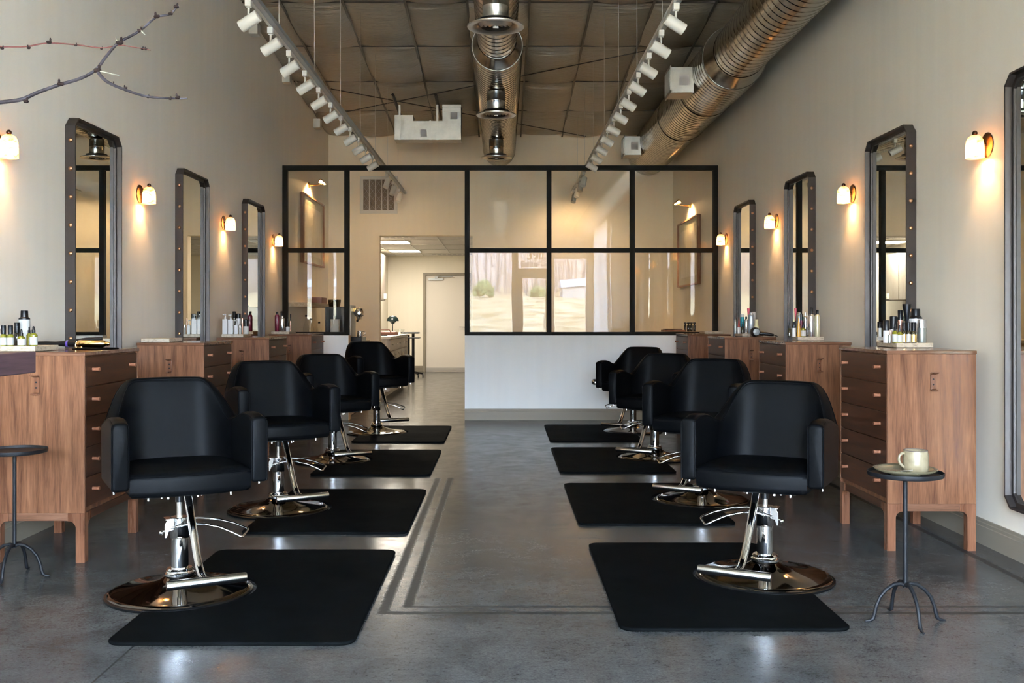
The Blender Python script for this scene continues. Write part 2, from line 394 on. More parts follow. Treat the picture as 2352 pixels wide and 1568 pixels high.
def text_mesh(s, size, loc, rot, material, parent, name='lettering'):
    cu = bpy.data.curves.new('t', 'FONT'); cu.body = s; cu.size = size; cu.extrude = .001; cu.offset = .002; cu.align_x = 'CENTER'
    to = bpy.data.objects.new('t', cu); COL.objects.link(to)
    bpy.context.view_layer.update()
    me = bpy.data.meshes.new_from_object(to.evaluated_get(bpy.context.evaluated_depsgraph_get()))
    bpy.data.objects.remove(to); me.materials.clear(); me.materials.append(M[material])
    o = bpy.data.objects.new(name, me); COL.objects.link(o); o.location = loc; o.rotation_euler = rot; o.parent = parent
    return o
text_mesh('390', .31, (.86, YF-.085, 2.725), (PI/2, 0, 0), 'cap_black', d1)   # reads from the street
text_mesh('Suite 10', .215, (.84, YF-.085, 2.535), (PI/2, 0, 0), 'cap_black', d1)

# quilted sloping ceiling
purl = [14.5-1.2*k for k in range(16)]
cols_x = [XL]+[.257+.599*k for k in range(-4, 4)]+[XR]
b = MB()
NU, NV = 9, 12
for i in range(len(cols_x)-1):
    xa, xb = cols_x[i], cols_x[i+1]
    for j in range(len(purl)-1):
        ya, yb = max(purl[j+1], YF), purl[j]
        if ya >= yb: continue
        amp = .10+.025*math.sin(i*2.3+j*1.7)
        vs = []
        for v_ in range(NV+1):
            for u_ in range(NU+1):
                u, w_ = u_/NU, v_/NV
                x, y = xa+(xb-xa)*u, ya+(yb-ya)*w_
                sg = amp*(math.sin(PI*w_)+1e-9)**.5*(.40+.60*(max(0, math.sin(PI*u)))**.5) if 0 < w_ < 1 else 0
                vs.append((x, y, zc(y)-sg))
        fs = [(r*(NU+1)+q, r*(NU+1)+q+1, (r+1)*(NU+1)+q+1, (r+1)*(NU+1)+q) for r in range(NV) for q in range(NU)]
        b.add(vs, fs)
b.add([(XL-T, YF-T, zc(YF)+.25), (XR+T, YF-T, zc(YF)+.25), (XR+T, YB+T, zc(YB)+.25), (XL-T, YB+T, zc(YB)+.25)], [(0, 1, 2, 3)])
struct(b.build('ceiling', 'quilt', angle=60))
b = MB()
for x in cols_x[1:-1]:
    b.add([(x-.011, YF, zc(YF)-.046), (x+.011, YF, zc(YF)-.046), (x+.011, YB, zc(YB)-.046), (x-.011, YB, zc(YB)-.046),
           (x-.011, YF, zc(YF)-.036), (x+.011, YF, zc(YF)-.036), (x+.011, YB, zc(YB)-.036), (x-.011, YB, zc(YB)-.036)],
          [(0, 3, 2, 1), (4, 5, 6, 7), (0, 1, 5, 4), (1, 2, 6, 5), (2, 3, 7, 6), (3, 0, 4, 7)])
struct(b.build('trim_2', 'strap', smooth=False))
b = MB()
for y in purl[1:-1]:
    if y > YF+.1: b.box(XL, XR, y-.008, y+.008, zc(y)-.016, zc(y)-.004)
struct(b.build('trim_3', 'strap', smooth=False))

# baseboards (stepped moulding, 0.125 high)
def baseboard(name, p0, p1, nrm, h=.128, m='base_trim'):
    x0, y0 = p0; x1, y1 = p1; nx, ny = nrm
    prof = [(0, 0), (.018, 0), (.018, h-.035), (.013, h-.032), (.013, h-.018), (.009, h-.014), (.009, h), (0, h)]
    l0 = [(x0+nx*a, y0+ny*a, z) for a, z in prof]; l1 = [(x1+nx*a, y1+ny*a, z) for a, z in prof]
    return struct(MB().loft([l0, l1]).build(name, m, smooth=False))
baseboard('baseboard_left', (XL, YF), (XL, YP-.06), (1, 0))
baseboard('baseboard_right', (XR, YF), (XR, YP-.06), (-1, 0))
baseboard('baseboard_partition', (-.435, YP-.06), (XR-.018, YP-.06), (0, -1))
baseboard('baseboard_partition_left', (XL+.018, YP-.06), (-1.765, YP-.06), (0, -1))
baseboard('baseboard_end', (XL, YE), (dx0-.06, YE), (0, -1))
# low white wall under the glazing
struct(MB().box(XL, -1.765, YP-.06, YP+.06, 0, .965).build('wall_low_left', 'wall_white', smooth=False))
struct(MB().box(-.435, XR, YP-.06, YP+.06, 0, .965).build('wall_low_right', 'wall_white', smooth=False))
# glazed partition: black steel frame
fr = MB(); bw = .055; y0, y1 = YP-.035, YP+.035
zb, zm, zt = .99, 1.94, 2.885
fr.box(XL, XR, y0, y1, zt-bw/2, zt+bw/2)
vx = [XL+bw/2, -1.79, -.41, .53, 1.485, XR-bw/2]
for x in (vx[0], vx[5]): fr.box(x-bw/2, x+bw/2, y0, y1, .965, zt-bw/2)
for x in vx[1:5]: fr.box(x-.0275, x+.0275, y0, y1, .965, zt-bw/2)
fr.box(vx[0]+bw/2, vx[1]-bw/2, y0, y1, zm-.025, zm+.025); fr.box(vx[0]+bw/2, vx[1]-bw/2, y0, y1, .965, .965+.04)
for a, c in ((2, 3), (3, 4), (4, 5)):
    fr.box(vx[a]+bw/2, vx[c]-bw/2, y0, y1, zm-.025, zm+.025); fr.box(vx[a]+bw/2, vx[c]-bw/2, y0, y1, .965, .965+.04)
pw_ = tag(thing('window_3', 'black steel framed interior window over the low white wall', 'partition', (0, 0, 0)), kind='structure')
fr.build('frame', 'frame_black', pw_, smooth=False, bevel=.002)
for a, c in ((0, 1), (2, 3), (3, 4), (4, 5)):
    for z0_, z1_ in ((1.005, zm-.025), (zm+.025, zt-bw/2)):
        MB().box(vx[a]+bw/2, vx[c]-bw/2, YP-.003, YP+.003, z0_, z1_).build('pane', 'partition_glass', pw_, smooth=False)
struct(MB().box(-1.765, -1.755, YP-.058, YP+.058, 0, .965).build('trim_4', 'oak', smooth=False))
struct(MB().box(XL, XL+.0, YP, YP, 0, 0).box(-2.5, -1.77, YP+.036, YP+.05, .965, .98).build('trim_5', 'frame_black', smooth=False))

# end-wall door of the back room
dr = struct(MB().box(dx0, dx1, YE+.02, YE+.065, .0, dz).build('door_2', 'door_paint', smooth=False, bevel=.002))
MB().box(dx0-.055, dx0, YE-.03, YE+.06, 0, dz+.055).box(dx1, dx1+.055, YE-.03, YE+.06, 0, dz+.055).box(dx0, dx1, YE-.03, YE+.06, dz, dz+.055).build('door_frame', 'base_trim', dr, smooth=False, bevel=.003)
MB().box(dx0+.01, dx1-.01, YE+.012, YE+.02, .02, .09).build('kick_plate', 'kick', dr, smooth=False)
MB().box(dx0+.06, dx0+.38, YE-.03, YE+.02, dz-.11, dz-.06).box(dx0+.2, dx0+.27, YE-.05, YE-.03, dz-.07, dz-.03).box(dx0+.25, dx0+.6, YE-.06, YE-.045, dz-.035, dz-.015).build('door_closer', 'rail_metal', dr, smooth=False, bevel=.003)
MB().cyl((dx1-.07, YE+.02, .98), (dx1-.07, YE-.035, .98), .012).cyl((dx1-.07, YE-.035, .98), (dx1-.19, YE-.035, .98), .01).build('door_handle', 'brushed', dr)

# ------------------------------------------------------------------ ducts
def duct(b, x, z, prof, pitch):
    """prof: list of (y, r); ribs every pitch; built along Y"""
    loops = []; seg = 40
    def ring(y, r): loops.append([(x+r*math.cos(2*PI*k/seg), y, z+r*math.sin(2*PI*k/seg)) for k in range(seg)])
    for i in range(len(prof)-1):
        (ya, ra), (yb, rb) = prof[i], prof[i+1]
        n = max(1, int((yb-ya)/pitch)) if abs(ra-rb) < 1e-6 else 1
        for k in range(n):
            y = ya+(yb-ya)*k/n
            if abs(ra-rb) < 1e-6:
                ring(y-.006, ra); ring(y, ra); ring(y+.004, ra+.0034); ring(y+.008, ra+.0034); ring(y+.012, ra); ring(y+.018, ra)
            else: ring(y, ra)
    ring(prof[-1][0], prof[-1][1])
    b.loft(loops)
zd = 3.56
t = thing('ceiling_duct', 'long galvanised spiral duct under the middle of the quilted ceiling', 'duct', (-.05, 8.8, zd))
b = MB(); duct(b, 0, 0, [(-11.8, .168), (-.12, .168)], .11); b.build('small_section', 'galvanised', t, angle=50)
b = MB(); b.lathe([(.172, -.16), (.176, -.13), (.2255, .03)], axis='y', seg=40, caps=False); b.build('reducer', 'galvanised', t, angle=50)
b = MB(); duct(b, 0, 0, [(.02, .226), (5.55, .226)], .085); b.build('large_section', 'galvanised', t, angle=50)
for k, (yy, x_, lab) in enumerate(((6.7, -.048, 'nearest of three round diffusers, with a bright wing nut, under the central duct'), (9.6, -.065, 'middle of the three round ceiling diffusers hanging from the central duct'), (12.15, -.08, 'farthest round diffuser under the central duct, just above the black partition frame'))):
    zf = 3.10 if k else 3.10
    q = thing('ceiling_diffuser', lab, 'diffuser', (x_, yy, zf), group='round diffusers on the central duct')
    zt_ = (zd-.168-zf) if k == 0 else (zd-.226-zf)
    MB().lathe([(.088, .05), (.088, .13), (.0905, .133), (.0905, .14), (.088, .143), (.088, zt_-.008), (.1, zt_-.004)], caps=False, seg=28).build('neck', 'galvanised', q, angle=60)
    MB().lathe([(.10, .052), (.105, .045), (.13, .030), (.175, .018), (.192, .010), (.19, .002), (.165, 0), (.135, .012), (.125, .03)], caps=False, seg=40).build('flange', 'diffuser_metal', q, angle=60)
    MB().lathe([(.122, .046), (.122, .049)], seg=30).build('throat', 'diffuser_dark', q)
    for ra in (.096, .068, .040):
        MB().lathe([(ra, .002), (ra+.016, .024), (ra+.012, .026), (ra-.006, .004)], caps=False, seg=30).build('ring', 'diffuser_metal', q, angle=60)
    MB().cyl((0, 0, .004), (0, 0, .03), .008).box(-.018, .018, -.004, .004, -.002, .008).build('wing_nut', 'white_metal', q)
t = thing('side_duct', 'wide galvanised spiral duct running along the top of the right wall', 'duct', (2.08, 9.0, 3.50))
b = MB(); duct(b, 0, 0, [(-12.3, .236), (-.20, .236)], .10); b.build('small_section', 'galvanised', t, angle=50)
MB().lathe([(.24, -.24), (.245, -.19), (.2885, .01)], axis='y', seg=44, caps=False).build('reducer', 'galvanised', t, angle=50)
b = MB(); duct(b, 0, 0, [(0, .289), (5.35, .289)], .085); b.build('large_section', 'galvanised', t, angle=50)
for yy in (2.0, 3.4):
    MB().lathe([(.291, yy-9.0-.02+8.2), (.297, yy-9.0-.015+8.2), (.297, yy-9.0+.035+8.2), (.291, yy-9.0+.04+8.2)], axis='y', seg=44, caps=False).build('joint_band', 'galvanised', t)
for yy, lab in ((9.5, 'nearer square metal grille box on the left flank of the right duct'), (13.1, 'farther square metal grille box on the right duct, above the partition')):
    q = MB().box(.012, .225, 0, .30, 0, .243).build('grille_box', 'sheet_metal', t, smooth=False, bevel=.002, loc=(1.586-2.08, yy-9.0, 3.30-3.5)); q['label'] = lab
    MB().box(0, .012, -.01, .31, -.01, .02).box(0, .012, -.01, .31, .223, .253).box(0, .012, -.01, .015, 0, .243).box(0, .012, .285, .31, 0, .243).build('grille_frame', 'sheet_metal', q, smooth=False)
    for k in range(14): MB().box(-.006, .012, .02+.0195*k, .026+.0195*k, .02, .223).build('louvre', 'sheet_metal', q, smooth=False)
    MB().box(.09, .18, -.0015, 0, .07, .17).build('sticker', 'paper', q, smooth=False)
# hanging sheet-metal box duct
t = thing('box_duct', 'boxy sheet metal duct with labels hung from the ceiling left of centre', 'duct', at(983, 320.7, 12.5))
X0, _, Z0 = at(983, 320.7, 12.5)
def bx(p0, p1): # px/py rect on the front plane -> local
    a = at(*p0, 12.5); c = at(*p1, 12.5); return a[0]-X0, c[0]-X0, c[2]-Z0, a[2]-Z0
x0, x1, z0, z1 = bx((906, 264), (949, 320)); MB().prism([(x0, 0), (bx((0, 0), (988, 0))[1], 0), (bx((0, 0), (988, 0))[1], bx((0, 277.5), (0, 320))[3]), (x1, bx((0, 277.5), (0, 320))[3]), (x1, z1), (x0, z1)], 0, .26, 'y').build('left_section', 'sheet_metal', t, smooth=False, bevel=.003)
x0 = bx((990, 0), (1059, 0))[0]; x1 = bx((990, 0), (1059, 0))[1]; xm = bx((1016, 0), (1059, 0))[0]
MB().prism([(x0, 0), (x1, 0), (x1, .44), (xm, .44), (xm, bx((0, 277.5), (0, 320))[3]), (x0, bx((0, 277.5), (0, 320))[3])], .0, .26, 'y').build('right_section', 'sheet_metal', t, smooth=False, bevel=.003)
MB().box(x0-.02, x0+.002, -.014, .27, -.004, .24).build('joint_flange', 'sheet_metal', t, smooth=False)
for bb_ in ((-.41, x0-.02, -.006, 0, .0, .078), (x0, x1, -.006, 0, 0, .04), (xm, x1, -.012, 0, .345, .365), (xm, x1, -.02, 0, .40, .42)): MB().box(*bb_).build('seam', 'sheet_metal', t, smooth=False)
for sx in (918, 1004.5): MB().box(at(sx, 0, 12.5)[0]-X0-.012, at(sx, 0, 12.5)[0]-X0+.012, -.012, -.007, -.004, zc(12.5)-Z0-.17).build('strap', 'sheet_metal', t, smooth=False)
for p0, p1 in (((966, 297.5), (980, 314.5)), ((1034, 259), (1051, 273.5))):
    a = bx(p0, p1); MB().box(a[0], a[1], -.016, -.0065, a[2], a[3]).build('sticker', 'paper', t, smooth=False)
for x_ in (901, 1000):
    p0 = at(x_, 194, 12.1); q = MB()
    xa = p0[0]; q.tube([(xa, 12.15, zc(12.15)-.15), (xa, 13.2, zc(13.2)-.15)], .02, 4)
    tag(q.build('roof_strut', 'cable', smooth=False), 'dark steel channel strut under the quilt, %s the box duct' % ('at the left end of' if x_ < 950 else 'beside the tall end of'), 'strut', 'struts over the box duct')
# bracing rods below the roof
def ceil_pt(px, py, off):
    d = (3.884-off)/((VY-py)/F+.083); return at(px, py, d)
for a_, b_, off, lab in (((760, 204), (1345, 313), .12, 'thin dark bracing rod slanting down to the right under the ceiling'), ((784, 259), (1500, 113), .15, 'thin dark bracing rod slanting up to the right under the ceiling')):
    tag(MB().tube([ceil_pt(*a_, off), ceil_pt(*b_, off)], .006, 6).build('bracing_rod', 'cable'), lab, 'rod', 'roof bracing rods')
# conduit + boxes at the head of the left wall
t = thing('wall_conduit', 'thin painted conduit with small boxes along the top of the left wall', 'conduit', (XL, 9, zc(9)-.2))
MB().tube([(.03, -6, .25+.5), (.03, 5.2, .25-.43-.07)], .012, 8).build('pipe', 'wall_paint', t)
for y_ in (8.75, 10.0, 11.5, 13.4):
    MB().box(0.001, .09, y_-9-.06, y_-9+.06, -.083*(y_-9)-.02, -.083*(y_-9)+.1).build('junction_box', 'white_metal', t, smooth=False, bevel=.003)

# ------------------------------------------------------------------ track lights
zt_ = 2.94
def make_track(x, label, d_end, wires):
    t = thing('light_track', label, 'light track', (x, 0, zt_), group='suspended light tracks')
    MB().box(.012, .046, 1.5, d_end, .01, .04).build('rail', 'rail_metal', t, smooth=False, bevel=.002)
    MB().box(-.006, .012, 1.5, d_end, .006, .022).build('rail_lip', 'white_metal', t, smooth=False)
    for y in wires: MB().cyl((.03, y, .04), (.03, y, zc(y)-zt_-.02), .0022, seg=6).build('suspension_wire', 'cable_light', t)
    return t
wires = [3.9, 5.1, 6.27, 7.45, 8.65, 9.85, 11.0, 12.2, 13.4]
make_track(-1.432, 'left suspended light track hung on thin wires, passing over the doorway', 14.4, wires)
make_track(.968, 'right suspended light track hung on thin wires beside the wide duct', 14.2, wires)
def make_spot(sgn):
    t = thing('track_spotlight', '', 'spotlight', (0, 0, 0))
    MB().box(-.017, .017, -.022, .022, -.032, .006).lathe([(.015, -.038), (.015, -.032)], seg=14).build('adapter', 'white_metal', t, bevel=.002)
    MB().cyl((0, 0, -.036), (0, 0, -.086), .0065, seg=10).build('stem', 'white_metal', t)
    ax = Vector((sgn*.86, .16, -.48)).normalized(); c = Vector((0, 0, -.115))-ax*.006
    p0, p1 = c-ax*.062, c+ax*.062
    MB().tube([p0, p0+ax*.002, p1-ax*.002, p1], [.031, .034, .034, .032], 24).build('lamp_head', 'white_metal', t)
    MB().tube([p1-ax*.001, p1+ax*.001], .028, 20).build('lens', 'diffuser_dark', t)
    return t
def make_spot_down():
    t = thing('track_spotlight', '', 'spotlight', (0, 0, 0))
    MB().box(-.017, .017, -.022, .022, -.032, .006).build('adapter', 'white_metal', t, bevel=.002)
    MB().cyl((0, 0, -.03), (0, 0, -.07), .0065, seg=10).build('stem', 'white_metal', t)
    ax = Vector((-.22, -.35, -1)).normalized(); c = Vector((0.0, 0, -.115))
    p0, p1 = c-ax*.06, c+ax*.06
    MB().tube([p0, p0+ax*.002, p1-ax*.002, p1], [.031, .034, .034, .032], 24).build('lamp_head', 'white_metal', t)
    return t
sl, sr, sd = make_spot(-1), make_spot(1), make_spot_down()
used = set()
def place(proto, loc, label, group, rz=0, name_=None):
    o = proto if proto.name not in used else copy_tree(proto)
    used.add(proto.name); o.location = loc
    if rz: o.rotation_euler.z = rz
    tag(o, label, None, group)
    return o
for k in range(11): place(sl, (-1.432, 5.64+.535*k, zt_), '%s white cylindrical spotlight %s along the left track' % (ORD[k], 'from the camera'), 'spotlights on the left track')
for k in range(11): place(sr, (.985, 5.70+.533*k, zt_), '%s white cylindrical spotlight %s along the right track' % (ORD[k], 'from the camera'), 'spotlights on the right track')
for k, y in enumerate((12.35, 13.05, 13.8)):
    place(sd, (-1.432, y, zt_), '%s downward spotlight on the left track, seen through the doorway' % ('nearest', 'middle', 'farthest')[k], 'spotlights behind the partition')
for k, y in enumerate((12.2, 12.7, 13.3, 13.9)):
    place(sd, (.985, y, zt_), '%s downward spotlight on the right track, seen through the glass' % ('nearest', 'second', 'third', 'farthest')[k], 'spotlights behind the partition')

# ------------------------------------------------------------------ mirrors
def make_mirror(side, w=.70):
    # local: wall plane x=0, room towards side*x ; y from 0 (near) to w ; z from 0 to h
    t = thing('wall_mirror', '', 'mirror')
    h, c, dp, th = 2.07, .052, .060, .012
    def outl(i): # octagon-like outline inset i
        cc_ = c-i*.4
        return [(i+cc_, i), (w-i-cc_, i), (w-i, i+cc_), (w-i, h-i-cc_), (w-i-cc_, h-i), (i+cc_, h-i), (i, h-i-cc_), (i, i+cc_)]
    s = side
    loops = [[(s*a, y, z) for y, z in outl(i)] for a, i in ((.001, 0), (dp, 0), (dp, .010), (.03, .012), (.03, .030), (.024, .032), (.001, .032))]
    MB().loft(loops, closed=True).build('frame', 'frame_bronze', t, smooth=False)
    MB().prism(outl(.031), s*.016, s*.022, 'x').build('mirror_glass', 'mirror', t, smooth=False)
    sm = None
    for yy, sg in ((0, -1), (w, 1)):
        for k in range(12):
            z = .135+.1635*k
            if sm is None:
                o = MB().lathe([(.0125, 0), (.0115, .004), (.007, .0075), (.001, .009)], axis='y', seg=14).build('stud', 'stud', t); sm = o
            else:
                o = sm.copy(); COL.objects.link(o); o.parent = t
            o.location = (s*.033, yy, z); o.rotation_euler = (0, 0, 0 if sg > 0 else PI)
    return t
mr, ml = make_mirror(-1, .69), make_mirror(1, .71)
for y, lab in ((4.115, 'tall chamfered mirror cut off by the right edge of the picture'), (5.968, 'tall dark framed mirror behind the nearest right hand cabinet'), (7.885, 'tall dark framed mirror behind the second right hand cabinet'), (9.758, 'smallest looking mirror on the right wall, beside the black partition')):
    place(mr, (XR, y, .25), lab, 'mirrors on the right wall')
for y, lab in ((5.773, 'largest tall dark framed mirror on the left wall with bronze studs'), (7.712, 'tall dark framed mirror in the middle of the left wall'), (9.679, 'smallest looking mirror on the left wall, nearest the partition')):
    place(ml, (XL, y, .25), lab, 'mirrors on the left wall')

# ------------------------------------------------------------------ wall sconces
def make_sconce(s):
    t = thing('wall_sconce', '', 'wall lamp')
    MB().lathe([(.062, s*.001), (.064, s*.003), (.063, s*.007), (.055, s*.009), (.001, s*.009)], axis='x', seg=36).build('back_plate', 'dark_brass', t)
    MB().cyl((s*.008, 0, 0), (s*.022, 0, 0), .008).build('arm', 'dark_brass', t)
    c = s*.066
    prof = [(.044, -.068), (.0445, -.03), (.0435, .0), (.040, .022), (.032, .038), (.020, .047), (.006, .0495)]
    MB().lathe(prof, (c, 0, 0), 28, caps=False).build('lamp_shade', 'alabaster', t)
    MB().sphere((c, 0, .060), .0135).build('finial', 'bronze_ball', t)
    MB().sphere((c, 0, -.012), .011, 10, 6).build('bulb', 'bulb', t)
    return t
scr, scl = make_sconce(-1), make_sconce(1)
for y, lab in ((5.09, 'glowing alabaster sconce beside the mirror at the right edge'), (7.05, 'glowing alabaster sconce left of the nearest full right hand mirror'), (9.01, 'glowing alabaster sconce between the two farther right hand mirrors'), (11.03, 'small glowing sconce between the right partition frame and farthest right mirror')):
    q = place(scr, (XR, y, 2.035), lab, 'alabaster sconces on the right wall')
    light('sconce_lamp', 'POINT', (XR-.066, y, 1.985), 0.9, (1, .60, .28), .012); light('sconce_lamp', 'SPOT', (XR-.066, y, 2.012), 3.2, (1, .56, .24), .012, spot_size=1.5, spot_blend=.5)
for y, lab in ((4.985, 'glowing alabaster sconce cut off by the left edge of the picture'), (6.96, 'glowing alabaster sconce right of the largest left hand mirror'), (9.04, 'glowing alabaster sconce between the middle and farthest left mirrors'), (11.0, 'small glowing sconce on the left wall right beside the partition')):
    q = place(scl, (XL, y, 2.020), lab, 'alabaster sconces on the left wall')
    light('sconce_lamp', 'POINT', (XL+.066, y, 1.970), 0.9, (1, .60, .28), .012); light('sconce_lamp', 'SPOT', (XL+.066, y, 1.997), 3.2, (1, .56, .24), .012, spot_size=1.5, spot_blend=.5)

# ------------------------------------------------------------------ walnut cabinets
W_, D_, HC, ZB = .70, .44, .995, .234
def bracket_leg(sx, sy):
    """leg with corner post and curved knees towards the carcass middle; local corner at origin, body extends +x*sx, +y*sy"""
    b = MB(); a = .042
    b.box(*sorted((0, sx*a)), *sorted((0, sy*a)), 0, ZB)
    r = .034; n = 7
    kn = [(a, ZB)]+[(a+r*(1-math.cos(PI/2*k/n)), ZB-.038-r*(1-math.sin(PI/2*k/n))) for k in range(n+1)]+[(a+r+.004, ZB-.038), (a+r+.004, ZB)]
    b.prism([(sx*u, z) for u, z in kn], *sorted((0.0, sy*.026)), 'y')
    b.prism([(sy*u, z) for u, z in kn], *sorted((0.0, sx*.026)), 'x')
    return b
def make_cabinet(s):
    # local: x=0 is the drawer face plane, body extends towards s*x (the wall); y 0..W_ ; camera side is y=0
    t = thing('walnut_cabinet', '', 'cabinet')
    X = lambda a, c: sorted((s*a, s*c))
    MB().box(*X(.014, D_), .014, W_-.014, ZB, HC-.018).build('body', 'walnut', t, smooth=False)
    b = MB().box(*X(0, D_), 0, .016, ZB, HC-.018).build('side_panel', 'walnut', t, smooth=False, bevel=.0015)
    b = MB().box(*X(0, D_), W_-.016, W_, ZB, HC-.018).build('side_panel', 'walnut', t, smooth=False, bevel=.0015)
    MB().box(*X(-.004, D_+.004), -.004, W_+.004, HC-.018, HC).build('top', 'walnut_top', t, smooth=False, bevel=.003)
    for xa in (.004, D_-.026): MB().box(*X(xa, xa+.022), .07, W_-.07, ZB-.038, ZB).build('apron', 'walnut_shaded', t, smooth=False, bevel=.002)
    for ya in (.004, W_-.026): MB().box(*X(.07, D_-.07), ya, ya+.022, ZB-.038, ZB).build('apron', 'walnut_across', t, smooth=False, bevel=.002)
    for ax, sx in ((0, s), (s*D_, -s)):
        for ay, sy in ((0, 1), (W_, -1)):
            bracket_leg(sx, sy).build('leg', 'walnut_leg', t, smooth=False, bevel=.004, loc=(ax, ay, 0))
    z0 = ZB+.022; hh = (HC-.018-.004-z0)/5
    for k in range(5):
        d = MB().box(*X(.001, .02), .020, W_-.020, .0025, hh-.0025).build('drawer', 'walnut_shaded', t, smooth=False, bevel=.0015, loc=(0, 0, z0+hh*k))
        for yy in (.098, W_-.125):
            MB().lathe([(.0095, s*.002), (.008, -s*.002), (.0082, -s*.022), (.0098, -s*.028), (.0095, -s*.0325), (.002, -s*.0335)], (0, yy, hh*.56), 16, 'x').build('knob', 'knob_wood', d)
    hk = MB(); hx, hz = s*.225, .84
    hk.box(hx-.012, hx+.012, -.008, 0, hz-.036, hz+.036)
    hk.add([(hx-.012, 0, hz+.034), (hx+.012, 0, hz+.034), (hx+.021, -.034, hz+.045), (hx-.021, -.034, hz+.045), (hx-.012, 0, hz+.040), (hx+.012, 0, hz+.040), (hx+.021, -.034, hz+.050), (hx-.021, -.034, hz+.050)],
           [(0, 1, 2, 3), (7, 6, 5, 4), (0, 4, 5, 1), (1, 5, 6, 2), (2, 6, 7, 3), (3, 7, 4, 0)])
    hk.add([(hx-.012, 0, hz-.040), (hx+.012, 0, hz-.040), (hx+.019, -.028, hz-.045), (hx-.019, -.028, hz-.045), (hx-.012, 0, hz-.034), (hx+.012, 0, hz-.034), (hx+.019, -.028, hz-.040), (hx-.019, -.028, hz-.040)],
           [(0, 1, 2, 3), (7, 6, 5, 4), (0, 4, 5, 1), (1, 5, 6, 2), (2, 6, 7, 3), (3, 7, 4, 0)])
    ho = hk.build('hanging_hook', 'walnut_leg', t, smooth=False, bevel=.001)
    for dz_ in (.013, -.013): MB().lathe([(.0042, 0), (.0042, -.0015), (.001, -.0025)], (hx, -.008, hz+dz_), 10, 'y').build('screw', 'iron', ho)
    return t
CR = [(1.908, 4.97), (1.908, 6.754), (1.908, 8.61), (1.908, 10.33)]
CL = [(-1.976, 4.73), (-1.976, 6.615), (-1.976, 8.46), (-1.976, 10.33)]
cr, cl = make_cabinet(1), make_cabinet(-1)
for (x, y), lab in zip(CR, ('nearest walnut drawer cabinet on the right, under the crowd of black capped bottles', 'second walnut drawer cabinet on the right, carrying silver and cream spray cans', 'third walnut drawer cabinet on the right, with the black hairdryer on top', 'farthest walnut drawer cabinet on the right, against the low white wall')):
    place(cr, (x, y, 0), lab, 'walnut cabinets along the right wall')
for (x, y), lab in zip(CL, ('nearest walnut drawer cabinet on the left, topped with curling irons', 'second walnut drawer cabinet on the left, with an empty stone tray on top', 'third walnut drawer cabinet on the left, carrying white pump bottles', 'farthest walnut drawer cabinet on the left, carrying a burgundy spray can')):
    place(cl, (x, y, 0), lab, 'walnut cabinets along the left wall')

